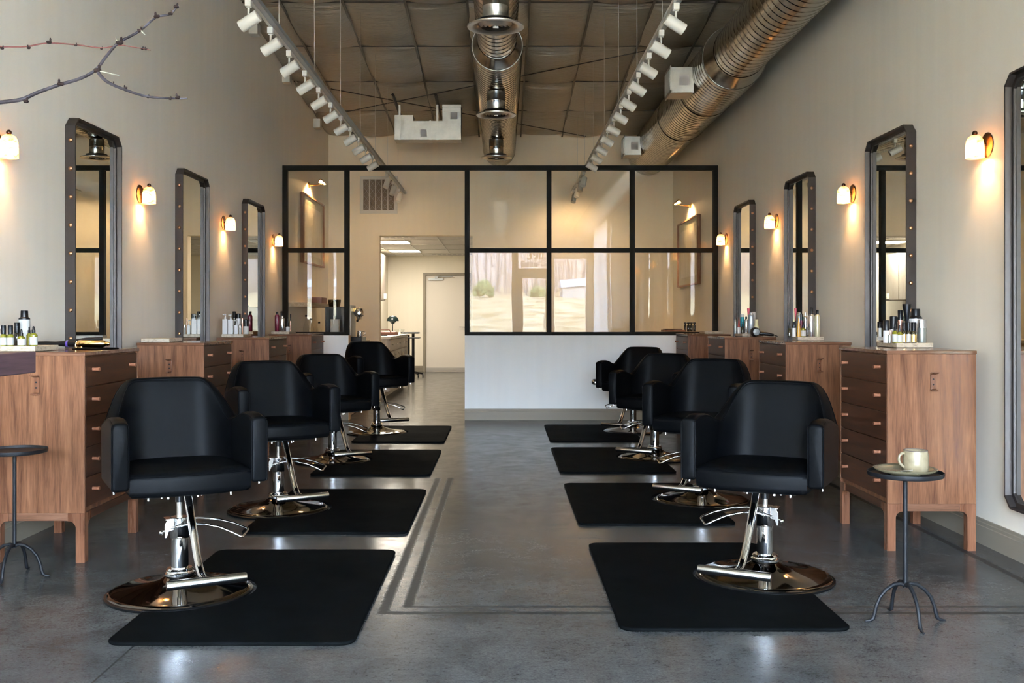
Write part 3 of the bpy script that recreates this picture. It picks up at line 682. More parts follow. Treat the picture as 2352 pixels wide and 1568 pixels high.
# ------------------------------------------------------------------ salon chairs
def make_chair(sg):
    """faces -Y; sg=+1: pump lever to the +x side"""
    t = thing('salon_chair', '', 'chair')
    # --- base
    MB().lathe([(.298, .0), (.300, .004), (.299, .010), (.290, .015)], seg=56).build('rubber_rim', 'black_rim', t)
    MB().lathe([(.291, .012), (.286, .019), (.277, .023), (.262, .024), (.20, .033), (.13, .046), (.08, .062), (.055, .080), (.050, .084)], seg=56).build('base_plate', 'dark_chrome', t, angle=80)
    MB().lathe([(.055, .078), (.062, .082), (.062, .090), (.056, .094), (.054, .100), (.057, .104), (.050, .110), (.038, .110)], seg=32).build('collar', 'chrome', t)
    MB().lathe([(.0355, .10), (.0355, .245)], seg=28).build('column', 'chrome', t)
    hs = MB().lathe([(.037, .235), (.039, .238), (.039, .32), (.036, .323), (.012, .323)], seg=28)
    hs.box(*sorted((-sg*.035, -sg*.062)), -.030, .030, .315, .321)
    hs.prism([(-sg*.03, .322), (-sg*.052, .322), (-sg*.066, .300), (-sg*.066, .245), (-sg*.058, .245), (-sg*.05, .27), (-sg*.03, .275)], -.034, -.028, 'y')
    hs.build('pump_housing', 'chrome', t, bevel=.001)
    MB().cyl((0, 0, .32), (0, 0, .43), .0125).build('piston', 'brushed', t)
    MB().cyl((0, 0, .385), (0, 0, .44), .018).build('piston_sleeve', 'black_plastic', t)
    # --- pump lever : looped rod
    dirv = Vector((sg*.88, -.47, 0)); side = Vector((sg*.47, .88, 0))
    def lv(a, b_, z): p = dirv*a+side*b_; return (p.x, p.y, z)
    pts = [lv(-.062, -.040, .262), lv(-.02, -.046, .283), lv(.04, -.044, .298), (lv(.11, -.040, .300)), lv(.18, -.036, .285), lv(.235, -.034, .262), lv(.262, -.032, .246), lv(.272, -.024, .243),
           lv(.282, .022, .262), lv(.276, .032, .268), lv(.22, .036, .288), lv(.14, .040, .306), lv(.07, .042, .309), lv(.0, .046, .300)]
    MB().tube(pts, .0052, 10).sphere(lv(-.062, -.040, .262), .011, 10, 6).build('pump_lever', 'chrome', t)
    # --- footrest
    pts = [(0, -.02, .425), (0, -.045, .438), (0, -.075, .436), (0, -.105, .415), (0, -.130, .375), (0, -.19, .29), (0, -.25, .205), (0, -.285, .165), (0, -.325, .142), (0, -.395, .135)]
    P = [Vector((sg*(.01+.05*max(0, -p[1])), p[1], p[2])) for p in pts]
    MB().tube(P, .0165, 14).build('footrest_tube', 'chrome', t)
    MB().lathe([(.001, -.152), (.0165, -.151), (.0185, -.148), (.0185, .148), (.0165, .151), (.001, .152)], (sg*.03, -.405, .140), 20, 'x').build('footrest_bar', 'brushed', t)
    # --- seat (grows out of the U shell)
    top = bpy.data.objects.new('seat', None)
    n = 22; outl = []
    xw = .234
    for k in range(n+1):
        u = -1+2*k/n; outl.append((u*xw, -.262-.040*(1-u*u)))
    outl += [(xw, -.10), (xw, .06), (xw-.03, .15), (xw-.09, .198), (0, .212), (-xw+.09, .198), (-xw+.03, .15), (-xw, .06), (-xw, -.10)]
    def off(sc_, z, crown=0):
        cx, cy = 0, -.04
        return [(cx+(x-cx)*(1-sc_/.24), cy+(y-cy)*(1-sc_/.24), z) for x, y in outl]
    prof = [(.030, .452), (.010, .455), (.001, .465), (0, .480), (0, .520), (.002, .533), (.008, .543), (.018, .549), (.05, .553), (.12, .551), (.20, .549)]
    MB().loft([off(a, z) for a, z in prof]).build('seat_cushion', 'leather', t, angle=70)
    st = [(x*1.001, y*1.003-.0005, .537) for x, y in outl[:n+1]]
    MB().tube([(x, y, z) for x, y, z in st], .0022, 6).build('seat_seam', 'leather', t)
    MB().box(-.17, .17, -.17, .15, .435, .453).build('seat_pan', 'leather_base', t, smooth=False, bevel=.004)
    MB().box(-.085, .085, -.09, .09, .427, .436).box(-.05, .05, -.03, .03, .415, .428).build('mount_plate', 'chrome', t, smooth=False, bevel=.002)
    bo = None
    for bx_, by_, bz_ in ((-.283, -.20, .483), (.283, -.20, .483), (-.16, -.235, .452), (.16, -.235, .452), (-.06, -.08, .427), (.06, -.08, .427), (-.08, -.05, .427), (.08, -.05, .427)):
        if bo is None: o = MB().cyl((0, 0, 0), (0, 0, -.014), .005, seg=8).build('bolt', 'brushed', t); bo = o
        else: o = bo.copy(); COL.objects.link(o); o.parent = t
        o.location = (bx_, by_, bz_)
    # --- U-shaped shell: arms and back in one upholstered wall
    w, yf, yb, R = .268, -.262, .235, .170
    path = []   # (x, y, nx, ny, backness, dist)
    L1 = yb-R-yf
    NA, NC, NBk = 14, 12, 12
    for k in range(NA): path.append((-w, yf+L1*k/NA, -1, 0))
    for k in range(NC): a = PI-PI/2*k/NC; path.append((-w+R+R*math.cos(a), yb-R+R*math.sin(a), math.cos(a), math.sin(a)))
    xb0 = w-R
    for k in range(NBk): path.append((-xb0+2*xb0*k/NBk, yb, 0, 1))
    for k in range(NC): a = PI/2-PI/2*k/NC; path.append((w-R+R*math.cos(a), yb-R+R*math.sin(a), math.cos(a), math.sin(a)))
    for k in range(NA+1): path.append((w, yb-R-L1*k/NA, 1, 0))
    def sm(a, b_, x): x = min(1, max(0, (x-a)/(b_-a))); return x*x*(3-2*x)
    def height(x, y):
        # arm top with a slight dip, then the slanted shoulder, then the back top
        ang = math.atan2(y-(yb-R), abs(x)-(w-R)) if (abs(x) > w-R and y > yb-R) else (PI/2 if abs(x) <= w-R else 0)
        ft = sm(yf, yf+.08, y)
        arm = .750+.012*ft-.05*sm(yf+.13, yb-R+.10, y)
        f = sm(math.radians(16), math.radians(72), ang)
        return arm+(.886-arm)*f+.006*(1-min(1, abs(x)/.2)**2)*(f > .99)
    loops = []
    # rounded ends of the arms
    def section(x, y, nx, ny, shr, tmul=1, ddy=0):
        hgt = height(x, y); z0 = .486 if abs(x) > w-.02 and y < yb-R else .486-.02*sm(0, 1, (y-(yb-R))/R)
        back = sm(yb-R-.05, yb, y)
        th = (.0315-.003*back)*tmul
        r = .020; pts = []
        z1 = hgt-shr; z0 = z0+shr; hw = th-shr*.6
        def P(n_, z):
            lean = back*(z-.50)*.20
            inn = -.055*back*0
            # the back narrows upwards, the arms stay upright
            return (x+nx*n_, y+ny*n_+lean+ddy, z)
        m_ = 5
        for k in range(m_+1):
            a = PI/2*k/m_; pts.append(P(hw-r+r*math.cos(a), z1-r+r*math.sin(a)))
        for k in range(m_+1):
            a = PI/2+PI/2*k/m_; pts.append(P(-hw+r+r*math.cos(a), z1-r+r*math.sin(a)))
        for z in (z1-.06, z0+(z1-z0)*.5, z0+.05): pts.append(P(-hw, z))
        for k in range(m_): a = PI+PI/2*k/(m_-1); pts.append(P(-hw+.012+.012*math.cos(a), z0+.012+.012*math.sin(a)))
        for k in range(m_): a = 1.5*PI+PI/2*k/(m_-1); pts.append(P(hw-.012+.012*math.cos(a), z0+.012+.012*math.sin(a)))
        for z in (z0+.05, z0+(z1-z0)*.5, z1-.06): pts.append(P(hw, z))
        return pts
    p = path[0]; loops.append(section(p[0], p[1], p[2], p[3], .010, ddy=-.008)); loops.append(section(p[0], p[1], p[2], p[3], .003, ddy=-.005))
    for q in path: loops.append(section(*q, 0))
    p = path[-1]; loops.append(section(p[0], p[1], p[2], p[3], .003, ddy=-.005)); loops.append(section(p[0], p[1], p[2], p[3], .010, ddy=-.008))
    MB().loft(loops).build('upholstered_shell', 'leather', t, angle=75)
    # piping along the inner and outer top edges and down the arm fronts
    for idx in (2, 9):
        pts = [loops[i][idx] for i in range(2, len(loops)-2)]
        MB().tube(pts, .0028, 6).build('piping', 'leather', t)
    for lp in (loops[2], loops[-3]):
        for rng in (range(10, 16), list(range(22, 25))+[0, 1]):
            MB().tube([Vector(lp[i])+Vector((0, -.003, 0)) for i in rng], .0024, 6).build('arm_seam', 'leather', t)
    return t
chl, chr_ = make_chair(1), make_chair(-1)
TH = math.radians(28)
CHL = [(-1.357, 4.205, 0), (-1.353, 6.03, 0), (-1.377, 8.10, -.03), (-1.273, 10.1, .03)]
CHR = [(1.165, 4.45, -.03), (1.259, 6.33, 0), (1.256, 8.28, -.03), (1.331, 10.24, -.03)]
UP = ('piston', 'seat', 'upholst', 'piping', 'arm_seam', 'mount', 'bolt', 'footrest')
def place_chair(proto, x, y, dz_, rz, lab, grp):
    o = place(proto, (x, y, 0), lab, grp, rz)
    return o
plc = []
for (x, y, dz_), lab in zip(CHL, ('nearest black leather salon chair on the left with chrome pump base', 'second black leather salon chair from the camera in the left row', 'third black leather salon chair from the camera in the left row', 'farthest black leather salon chair of the left row, beside the doorway')):
    plc.append((place_chair(chl, x, y, dz_, TH, lab, 'salon chairs of the left row'), dz_))
for (x, y, dz_), lab in zip(CHR, ('nearest black leather salon chair on the right, in front of the side table', 'second black leather salon chair from the camera in the right row', 'third black leather salon chair from the camera in the right row', 'farthest black leather salon chair of the right row, before the low white wall')):
    plc.append((place_chair(chr_, x, y, dz_, -TH, lab, 'salon chairs of the right row'), dz_))
for o, dz_ in plc:      # each chair is pumped to its own height
    if dz_:
        for c in children(o):
            if c.name.startswith(UP): c.location.z += dz_

# ------------------------------------------------------------------ floor mats with a notch for the chair base
def mat_obj(x0, x1, y0, y1, cx, cy, side, lab, grp):
    rc = .055; R = .315
    def arc(cx_, cy_, a0, a1, r, n=6): return [(cx_+r*math.cos(a0+(a1-a0)*k/n), cy_+r*math.sin(a0+(a1-a0)*k/n)) for k in range(n+1)]
    xs = x0 if side < 0 else x1       # notched edge
    dx = xs-cx; a = math.acos(max(-1, min(1, dx/R)))
    yy = R*math.sin(a)
    pts = []
    if side < 0:
        pts += arc(x0+rc, y0+rc, PI, 1.5*PI, rc)+arc(x1-rc, y0+rc, 1.5*PI, 2*PI, rc)+arc(x1-rc, y1-rc, 0, PI/2, rc)+arc(x0+rc, y1-rc, PI/2, PI, rc)
        n = 24; pts += [(cx+R*math.cos(a-2*a*k/n), cy+R*math.sin(a-2*a*k/n)) for k in range(n+1)]
    else:
        pts += arc(x1-rc, y1-rc, 0, PI/2, rc)+arc(x0+rc, y1-rc, PI/2, PI, rc)+arc(x0+rc, y0+rc, PI, 1.5*PI, rc)+arc(x1-rc, y0+rc, 1.5*PI, 2*PI, rc)
        a2 = a
        n = 24; pts += [(cx+R*math.cos(-a2-(2*PI-2*a2)*k/n), cy+R*math.sin(-a2-(2*PI-2*a2)*k/n)) for k in range(n+1)]
    mx_, my_ = (x0+x1)/2, (y0+y1)/2
    loc = [(u-mx_, v_-my_) for u, v_ in pts]
    o = MB().prism(loc, .0005, .015).build('floor_mat', 'rubber', None, bevel=.007, seg=3, loc=(mx_, my_, 0))
    return tag(o, lab, 'mat', grp)
for (x0, x1, y0, y1), (cx, cy, _), lab in zip(((-1.405, -.525, 3.52, 4.95), (-1.405, -.51, 5.343, 6.713), (-1.42, -.533, 7.327, 8.74), (-1.415, -.545, 9.297, 10.70)), CHL,
        ('nearest black rubber mat on the left side of the aisle', 'second black rubber mat from the camera on the left', 'third black rubber mat from the camera on the left', 'farthest black rubber mat on the left, by the doorway')):
    mat_obj(x0, x1, y0, y1, cx, cy, -1, lab, 'mats of the left row')
for (x0, x1, y0, y1), (cx, cy, _), lab in zip(((.432, 1.29, 3.679, 5.10), (.422, 1.305, 5.568, 6.96), (.426, 1.30, 7.45, 8.90), (.444, 1.325, 9.38, 10.82)), CHR,
        ('nearest black rubber mat on the right side of the aisle', 'second black rubber mat from the camera on the right', 'third black rubber mat from the camera on the right', 'farthest black rubber mat on the right, before the low white wall')):
    mat_obj(x0, x1, y0, y1, cx, cy, 1, lab, 'mats of the right row')

# ------------------------------------------------------------------ wrought iron side tables
def make_table():
    t = thing('side_table', '', 'table')
    MB().lathe([(.001, .553), (.126, .553), (.136, .556), (.138, .562), (.138, .572), (.135, .572), (.133, .561), (.001, .560)], seg=44).build('table_top', 'iron', t, angle=45)
    MB().lathe([(.03, .545), (.03, .554)], seg=16).build('top_boss', 'iron', t)
    MB().tube([(0, 0, .13), (0, 0, .55)], .0082, 12).build('stem', 'iron', t)
    for k in range(4):
        a = PI/2*k+.04; ca, sa = math.cos(a), math.sin(a)
        pr = [(0, .138), (.02, .146), (.045, .142), (.075, .122), (.098, .095), (.112, .062), (.118, .035), (.124, .014), (.136, .006), (.155, .004)]
        MB().tube([(r*ca, r*sa, z) for r, z in pr], [.008, .0078, .0075, .0073, .007, .007, .0072, .0078, .006, .0035], 10).build('leg', 'iron', t)
    return t
tb = make_table()
place(tb, (1.531, 3.81, 0), 'black iron side table on the right with a coffee mug on it', 'iron side tables')
place(tb, (-2.18, 4.47, 0), 'black iron side table at the left edge, in front of the cabinet, empty', 'iron side tables')
zt2 = .5615
q = thing('saucer', 'wide stoneware saucer under the mug on the right iron table', 'saucer', (1.527, 3.80, zt2))
MB().lathe([(.001, .0), (.062, .0), (.065, .004), (.10, .012), (.1135, .020), (.1155, .0245), (.113, .0255), (.098, .018), (.09, .014), (.001, .012)], seg=48).build('plate', 'plate_glaze', q, angle=60)
q = thing('coffee_mug', 'squat beige stoneware mug standing on the saucer', 'mug', (1.560, 3.785, zt2+.0143))
MB().lathe([(.001, .0), (.042, .0), (.0455, .004), (.0465, .03), (.0465, .055), (.044, .074), (.0425, .079), (.040, .079), (.0415, .07), (.0425, .05), (.042, .008), (.001, .006)], seg=36).build('cup', 'stoneware', q, angle=60)
MB().tube([(.0418*math.cos(2*PI*k/36), .0418*math.sin(2*PI*k/36), .0793) for k in range(36)], .0022, 6, closed=True).build('rim', 'stoneware_rim', q)
MB().tube([(-.041, -.004, .068), (-.054, -.004, .069), (-.063, -.004, .058), (-.065, -.004, .045), (-.060, -.004, .03), (-.050, -.004, .02), (-.043, -.004, .017)], .0052, 10).build('handle', 'stoneware', q)
tag(MB().tube([(1.480, 3.735, zt2+.0215), (1.512, 3.742, zt2+.0225), (1.540, 3.752, zt2+.024)], [.003, .0022, .003], 8).sphere((1.470, 3.732, zt2+.0212), .012, 12, 6, (1.4, 1, .25)).build('spoon', 'chrome'), 'small metal teaspoon lying on the saucer left of the mug', 'spoon')

# ------------------------------------------------------------------ trays, bottles and tools
TH_ = .027
def tray(x0, x1, y0, y1, lab, grp):
    mx_, my_ = (x0+x1)/2, (y0+y1)/2
    b = MB().box(x0-mx_, x1-mx_, y0-my_, y1-my_, .003, TH_).box(x0-mx_+.015, x1-mx_-.015, y0-my_+.015, y1-my_-.015, 0, .003)
    return tag(b.build('stone_tray', 'travertine', None, smooth=False, bevel=.002, loc=(mx_, my_, HC)), lab, 'tray', grp)
TR = [(2.127, 2.325, 5.41, 5.69), (2.150, 2.340, 7.30, 7.44), (2.135, 2.325, 8.93, 9.20), (2.14, 2.33, 10.62, 10.90)]
TL = [(-2.405, -2.223, 4.76, 5.01), (-2.41, -2.222, 6.67, 6.94), (-2.41, -2.225, 8.58, 8.86), (-2.41, -2.222, 10.42, 10.75)]
for r, lab in zip(TR, ('cream stone tray under the bottles on the nearest right cabinet', 'cream stone tray under the cans on the second right cabinet', 'cream stone tray behind the hairdryer on the third right cabinet', 'empty thin stone tray on the farthest right cabinet')):
    tray(*r, lab, 'stone trays on the right cabinets')
for r, lab in zip(TL, ('cream stone tray under olive bottles on the nearest left cabinet', 'empty cream stone tray on the second left cabinet', 'cream stone tray under white pump bottles on the third left cabinet', 'cream stone tray under the burgundy can on the farthest left cabinet')):
    tray(*r, lab, 'stone trays on the left cabinets')
def bottle(px, topy, wpx, d, kind, body, cap, lab, grp, cf=.3, label=None, name='bottle', cat='bottle'):
    X = (px-VX)*d/F; z0 = HC+TH_; ztop = H+(VY-topy)*d/F; h = ztop-z0; r = wpx*d/F/2
    q = thing(name, lab, cat, (X, d, z0), group=grp)
    hb = h*(1-cf); sg = 18
    if kind == 'oil':
        MB().lathe([(r*.9, 0), (r, .003), (r, hb*.86), (r*.8, hb*.97), (r*.5, hb)], seg=sg).build('glass_body', body, q)
        MB().lathe([(r*.80, hb), (r*.80, h-.002), (r*.74, h)], seg=sg).build('cap', cap, q)
    elif kind == 'can':
        MB().lathe([(r*.92, 0), (r, .004), (r, hb*.90), (r*.86, hb*.965), (r*.55, hb)], seg=sg).build('can_body', body, q)
        MB().lathe([(r*.52, hb), (r*.5, h-.003), (r*.4, h)], seg=sg).build('cap', cap, q)
    elif kind == 'capped':
        MB().lathe([(r*.95, 0), (r, .003), (r, hb)], seg=sg).build('body', body, q)
        MB().lathe([(r*.99, hb), (r*.97, h-.003), (r*.85, h)], seg=sg).build('cap', cap, q)
    elif kind == 'shoulder':
        MB().lathe([(r*.95, 0), (r, .004), (r, hb)], seg=sg).build('body', body, q)
        MB().lathe([(r*1.0, hb), (r*.98, hb+.006), (r*.68, hb+(h-hb)*.28), (r*.64, h-.003), (r*.6, h)], seg=sg).build('cap', cap, q)
    elif kind == 'pump':
        MB().box(-r, r, -r*.8, r*.8, 0, hb).build('body', body, q, smooth=False, bevel=.002)
        MB().lathe([(r*.42, hb), (r*.42, hb+(h-hb)*.35), (r*.2, hb+(h-hb)*.4), (r*.2, h-(h-hb)*.25), (r*.5, h-(h-hb)*.2), (r*.45, h)], seg=14).box(-r*1.0, 0, -r*.16, r*.16, h-(h-hb)*.2, h-(h-hb)*.06).build('pump', cap, q)
    elif kind == 'dropper':
        MB().lathe([(r*.95, 0), (r, .003), (r, hb*.85), (r*.5, hb)], seg=sg).build('glass_body', body, q)
        MB().lathe([(r*.5, hb), (r*.5, hb+(h-hb)*.45), (r*.3, hb+(h-hb)*.5), (r*.28, h-.004), (r*.12, h)], seg=14).build('dropper', cap, q)
    elif kind == 'cone':
        MB().lathe([(r, 0), (r, h*.15), (r*.8, h*.5), (r*.2, h)], seg=sg).build('body', body, q)
    elif kind == 'brush':
        MB().cyl((0, 0, 0), (0, 0, h*.55), r*.28, r*.3).build('handle', cap, q)
        MB().lathe([(r*.3, h*.5), (r*.55, h*.68), (r*.95, h*.92), (r, h), (r*.6, h)], seg=16).build('head', body, q)
    if label:
        MB().lathe([(r*1.004, hb*.08), (r*1.03, hb*.085), (r*1.03, hb*.70), (r*1.004, hb*.705)], seg=sg, caps=False).build('label', label, q)
    return q
G = 'bottles on the nearest right tray'
bottle(2035.5, 735, 13, 5.445, 'capped', 'white_plastic', 'cap_black', 'white bottle with tall black cap at the left end of the nearest right tray', G, .46)
bottle(2043, 769, 8, 5.43, 'capped', 'grey_can', 'grey_can', 'tiny grey jar in front of the beige bottle on the nearest right tray', G, .2, name='jar', cat='jar')
bottle(2045, 758, 9, 5.50, 'capped', 'beige_plastic', 'beige_plastic', 'small plain beige bottle behind the tiny grey jar', G, .1)
bottle(2055.5, 742, 12, 5.445, 'dropper', 'olive_glass', 'cap_black', 'olive pump bottle with white label, leftmost of the front row on the nearest right tray', G, .38, 'label_white')
bottle(2066.5, 746, 12, 5.445, 'dropper', 'olive_glass', 'cap_black', 'olive pump bottle with white label, second of the front row on the nearest right tray', G, .38, 'label_white')
bottle(2076.5, 740, 11, 5.445, 'oil', 'dark_glass', 'cap_black', 'dark bottle with gold band standing mid front row on the nearest right tray', G, .4, 'gold')
bottle(2086.5, 740, 11, 5.445, 'oil', 'dark_glass', 'cap_black', 'dark bottle with narrow white label right of the mid gold band bottle', G, .4, 'label_white')
bottle(2098.5, 740, 14, 5.445, 'oil', 'dark_glass', 'cap_black', 'wider dark bottle with gold label at the right of the front row', G, .42, 'gold')
bottle(2117.5, 733.5, 20, 5.46, 'capped', 'grey_can', 'silver_can', 'silver grey spray can at the right end of the nearest right tray', G, .36, name='spray_can', cat='spray can')
bottle(2052, 726, 17, 5.60, 'capped', 'white_plastic', 'cap_black', 'white tub with wide black cap behind the olive pump bottles', G, .50)
bottle(2068, 712, 12, 5.555, 'capped', 'rose_metal', 'cap_black', 'tall copper bottle with glossy black cap and gold ring', G, .30)
bottle(2083, 698, 20, 5.52, 'brush', 'black_plastic', 'black_plastic', 'black flared hairbrush standing upright, tallest on the nearest right tray', G, name='hairbrush', cat='brush')
bottle(2103, 709, 30, 5.62, 'shoulder', 'white_plastic', 'cap_black', 'large white bottle with broad black cap at the back of the nearest right tray', G, .30)
G = 'bottles on the second right tray'
d = 7.33
bottle(1813, 740, 9, d+.01, 'dropper', 'dark_glass', 'cap_black', 'dark dropper bottle at the left end of the second right tray', G, .4)
bottle(1823.5, 738.5, 9, d, 'capped', 'white_plastic', 'cap_black', 'slim white labelled bottle with black cap on the second right tray', G, .42)
bottle(1834.5, 729.5, 9, d, 'cone', 'amber', 'amber', 'amber tapered bottle on the second right tray', G)
bottle(1845, 740, 12, d, 'dropper', 'olive_glass', 'cap_black', 'short olive bottle with big white label on the second right tray', G, .38, 'label_white')
bottle(1840.5, 720, 6, d+.07, 'capped', 'burgundy', 'cap_black', 'thin reddish bottle behind the amber one', G, .3)
bottle(1850, 717, 9, d+.07, 'can', 'silver_can', 'silver_can', 'narrow silver can behind the short olive bottle', G, .15, name='spray_can', cat='spray can')
bottle(1863.5, 706, 15, d, 'can', 'silver_can', 'cap_black', 'silver spray can with black cap on the second right tray', G, .23, name='spray_can', cat='spray can')
bottle(1877.5, 711.7, 12, d, 'can', 'cream_can', 'cap_black', 'cream spray can with black cap at the right end of the second right tray', G, .17, name='spray_can', cat='spray can')
G = 'bottles on the third right tray'
d = 8.97
bottle(1688.7, 724, 7, d, 'dropper', 'grey_can', 'cap_black', 'grey bottle with dark pump at the left end of the third right tray', G, .22)
bottle(1697, 728, 6, d+.05, 'cone', 'red_plastic', 'red_plastic', 'red pointed applicator bottle on the third right tray', G)
bottle(1697, 751, 8, d, 'capped', 'white_plastic', 'white_plastic', 'small white labelled jar in front of the red applicator', G, .2, name='jar', cat='jar')
bottle(1705, 721, 9, d+.07, 'capped', 'teal_plastic', 'white_plastic', 'teal bottle with white top on the third right tray', G, .15)
bottle(1705.5, 738, 7, d, 'dropper', 'dark_glass', 'cap_black', 'small dark dropper in front of the teal bottle', G, .4)
bottle(1714, 727, 9, d, 'can', 'silver_can', 'cap_black', 'slim silver can with black top on the third right tray', G, .15, name='spray_can', cat='spray can')
bottle(1725, 717, 13, d+.02, 'can', 'blue_can', 'blue_can', 'blue grey spray can above the hairdryer', G, .08, name='spray_can', cat='spray can')
bottle(1719, 708, 6, d+.12, 'brush', 'pink_plastic', 'black_plastic', 'pink and black brush standing at the back of the third right tray', G, name='hairbrush', cat='brush')
bottle(1731, 716, 9, d+.16, 'capped', 'white_plastic', 'white_plastic', 'white bottle at the back right of the third right tray', G, .15)
bottle(1737.5, 733, 11, d+.02, 'shoulder', 'cream_plastic', 'cream_plastic', 'yellowish cream bottle directly behind the hairdryer', G, .55)
G = 'bottles on the nearest left tray'
d = 4.80
bottle(8, 747, 14, d, 'oil', 'olive_glass', 'cap_black', 'olive oil bottle with tall black cap at the left edge of the picture', G, .42, 'label_white')
bottle(24, 747, 14, d, 'oil', 'olive_glass', 'cap_black', 'olive oil bottle with tall black cap, second from the left edge', G, .42, 'label_white')
bottle(39, 740.6, 15, d+.11, 'oil', 'dark_glass', 'cap_black', 'dark bottle with broad black cap behind the small dropper on the left', G, .45)
bottle(49, 755.6, 16, d-.01, 'dropper', 'olive_glass', 'cap_black', 'small dropper bottle with square white label on the nearest left tray', G, .40, 'label_white')
bottle(56, 713, 25, d+.165, 'shoulder', 'label_white', 'cap_black', 'large white bottle with black shouldered cap, tallest on the nearest left tray', G, .26)
bottle(77, 749, 17, d+.02, 'dropper', 'olive_glass', 'cap_black', 'olive spray bottle with white label at the right end of the nearest left tray', G, .35, 'label_white')
bottle(67, 750, 12, d+.075, 'dropper', 'olive_glass', 'cap_black', 'plain olive spray bottle just behind the rightmost one on the left tray', G, .35)
G = 'bottles on the third left tray'
d = 8.64
bottle(517.5, 720.7, 11.5, d, 'pump', 'white_plastic', 'white_plastic', 'square white pump bottle, leftmost on the third left tray', G, .26)
bottle(530.3, 722, 11.5, d, 'pump', 'white_plastic', 'white_plastic', 'square white pump bottle, second on the third left tray', G, .26)
bottle(538, 715, 8, d+.11, 'capped', 'dark_glass', 'cap_black', 'slim black capped bottle behind the square white pumps', G, .3)
bottle(547.5, 720, 11, d+.10, 'capped', 'white_plastic', 'cap_black', 'round white bottle with broad black cap on the third left tray', G, .24)
bottle(542.7, 734.5, 8, d-.005, 'pump', 'white_plastic', 'white_plastic', 'smaller white pump bottle in front on the third left tray', G, .38)
bottle(551.5, 745, 5.5, d-.01, 'capped', 'label_white', 'silver_can', 'small pale bottle between the little pump and black capped one', G, .3)
bottle(557, 730, 3, d+.06, 'capped', 'rose_metal', 'rose_metal', 'thin rose gold wand bottle on the third left tray', G, .3)
bottle(565, 733, 12.5, d, 'capped', 'label_white', 'cap_black', 'white labelled bottle with tall black cap, right end of the third left tray', G, .48)
G = 'bottles on the farthest left tray'
d = 10.48
bottle(636.5, 716, 10.5, d, 'can', 'burgundy', 'cap_black', 'burgundy spray can with black cap by the partition', G, .14, name='spray_can', cat='spray can')
bottle(646.5, 715, 5, d+.10, 'capped', 'dark_glass', 'cap_black', 'slim black bottle behind the silver can on the farthest left tray', G, .3)
bottle(648.5, 724.5, 10, d, 'can', 'silver_can', 'silver_can', 'silver can on the farthest left tray, right of the burgundy one', G, .12, name='spray_can', cat='spray can')
bottle(661, 731, 9, d, 'dropper', 'white_plastic', 'cap_black', 'short white jar with black dropper on the farthest left tray', G, .62)
bottle(667.5, 721, 3.2, d+.10, 'capped', 'rose_metal', 'cap_black', 'thin mascara like bottle at the right end of the farthest left tray', G, .4)

# hairdryer
hd = thing('hairdryer', 'black hairdryer lying on the third right cabinet with its cord hanging', 'hairdryer', (2.215, 8.80, HC))
MB().lathe([(.0, -.055), (.032, -.052), (.040, -.03), (.042, .0), (.036, .04), (.026, .07), (.024, .085), (.0, .085)], (0, 0, .044), 24, 'y').build('barrel', 'black_plastic', hd)
MB().lathe([(.026, -.0575), (.028, -.056), (.028, -.052), (.0, -.050)], (0, 0, .044), 20, 'y').build('filter', 'rail_metal', hd)
MB().tube([(.03, -.01, .030), (.07, -.025, .030), (.12, -.035, .022), (.155, -.04, .017)], [.018, .018, .015, .010], 12).build('handle', 'black_plastic', hd)
MB().tube([(.155, -.04, .017), (.175, -.045, .012), (.185, -.062, .004), (.175, -.085, .006), (.160, -.098, .008), (.150, -.118, .006), (.150, -.128, -.03)], .0032, 8).build('cord', 'black_plastic', hd)
# tool rest, gold curling iron, black wand on nearest left cabinet
tag(MB().lathe([(.001, .0), (.11, .0), (.115, .004), (.11, .006), (.001, .006)], seg=32).build('heat_mat', 'rubber', None, loc=(-2.115, 5.20, HC)), 'round black heat mat under the gold curling iron', 'mat')
ci = thing('curling_iron', 'curling iron with shiny gold barrel and black handle on the nearest left cabinet', 'curling iron', (-2.22, 5.2, HC+.0065))
MB().lathe([(.001, -.20), (.012, -.198), (.013, -.15), (.012, -.10), (.015, -.06), (.0165, -.02), (.017, .005)], (0, 0, .022), 18, 'x').build('handle', 'black_plastic', ci)
MB().lathe([(.0175, -.045), (.0178, -.035)], (0, 0, .022), 18, 'x').build('collar_ring', 'purple_ring', ci)
MB().lathe([(.012, .005), (.019, .02), (.020, .04), (.020, .14), (.016, .152), (.009, .158), (.011, .168), (.008, .178), (.001, .180)], (0, 0, .022), 20, 'x').build('barrel', 'gold', ci)
MB().tube([(0.0, -.012, .004), (.03, -.012, .003), (.06, .012, .003), (.09, .010, .003)], .0016, 6).tube([(.012, -.015, .035), (.008, -.018, .015), (.012, -.018, .002)], .002, 6).build('stand', 'gold', ci)
wn = thing('curling_wand', 'thin matt black styling wand lying behind the gold curling iron', 'curling iron', (-2.26, 5.325, HC))
MB().tube([(-.155, 0, .0215), (-.12, 0, .025), (-.03, 0, .036), (.0, 0, .039)], [.009, .011, .012, .0125], 12).build('handle', 'black_plastic', wn)
MB().tube([(.0, 0, .039), (.05, 0, .045), (.10, 0, .050), (.13, 0, .053)], [.0125, .013, .010, .008], 12).build('barrel', 'iron', wn)
MB().sphere((-.163, 0, .0125), .0115, 10, 6).build('swivel', 'black_plastic', wn)
MB().tube([(.03, -.012, .032), (.034, -.02, .002), (.034, .02, .002), (.03, .012, .032)], .002, 6).build('stand', 'iron', wn)

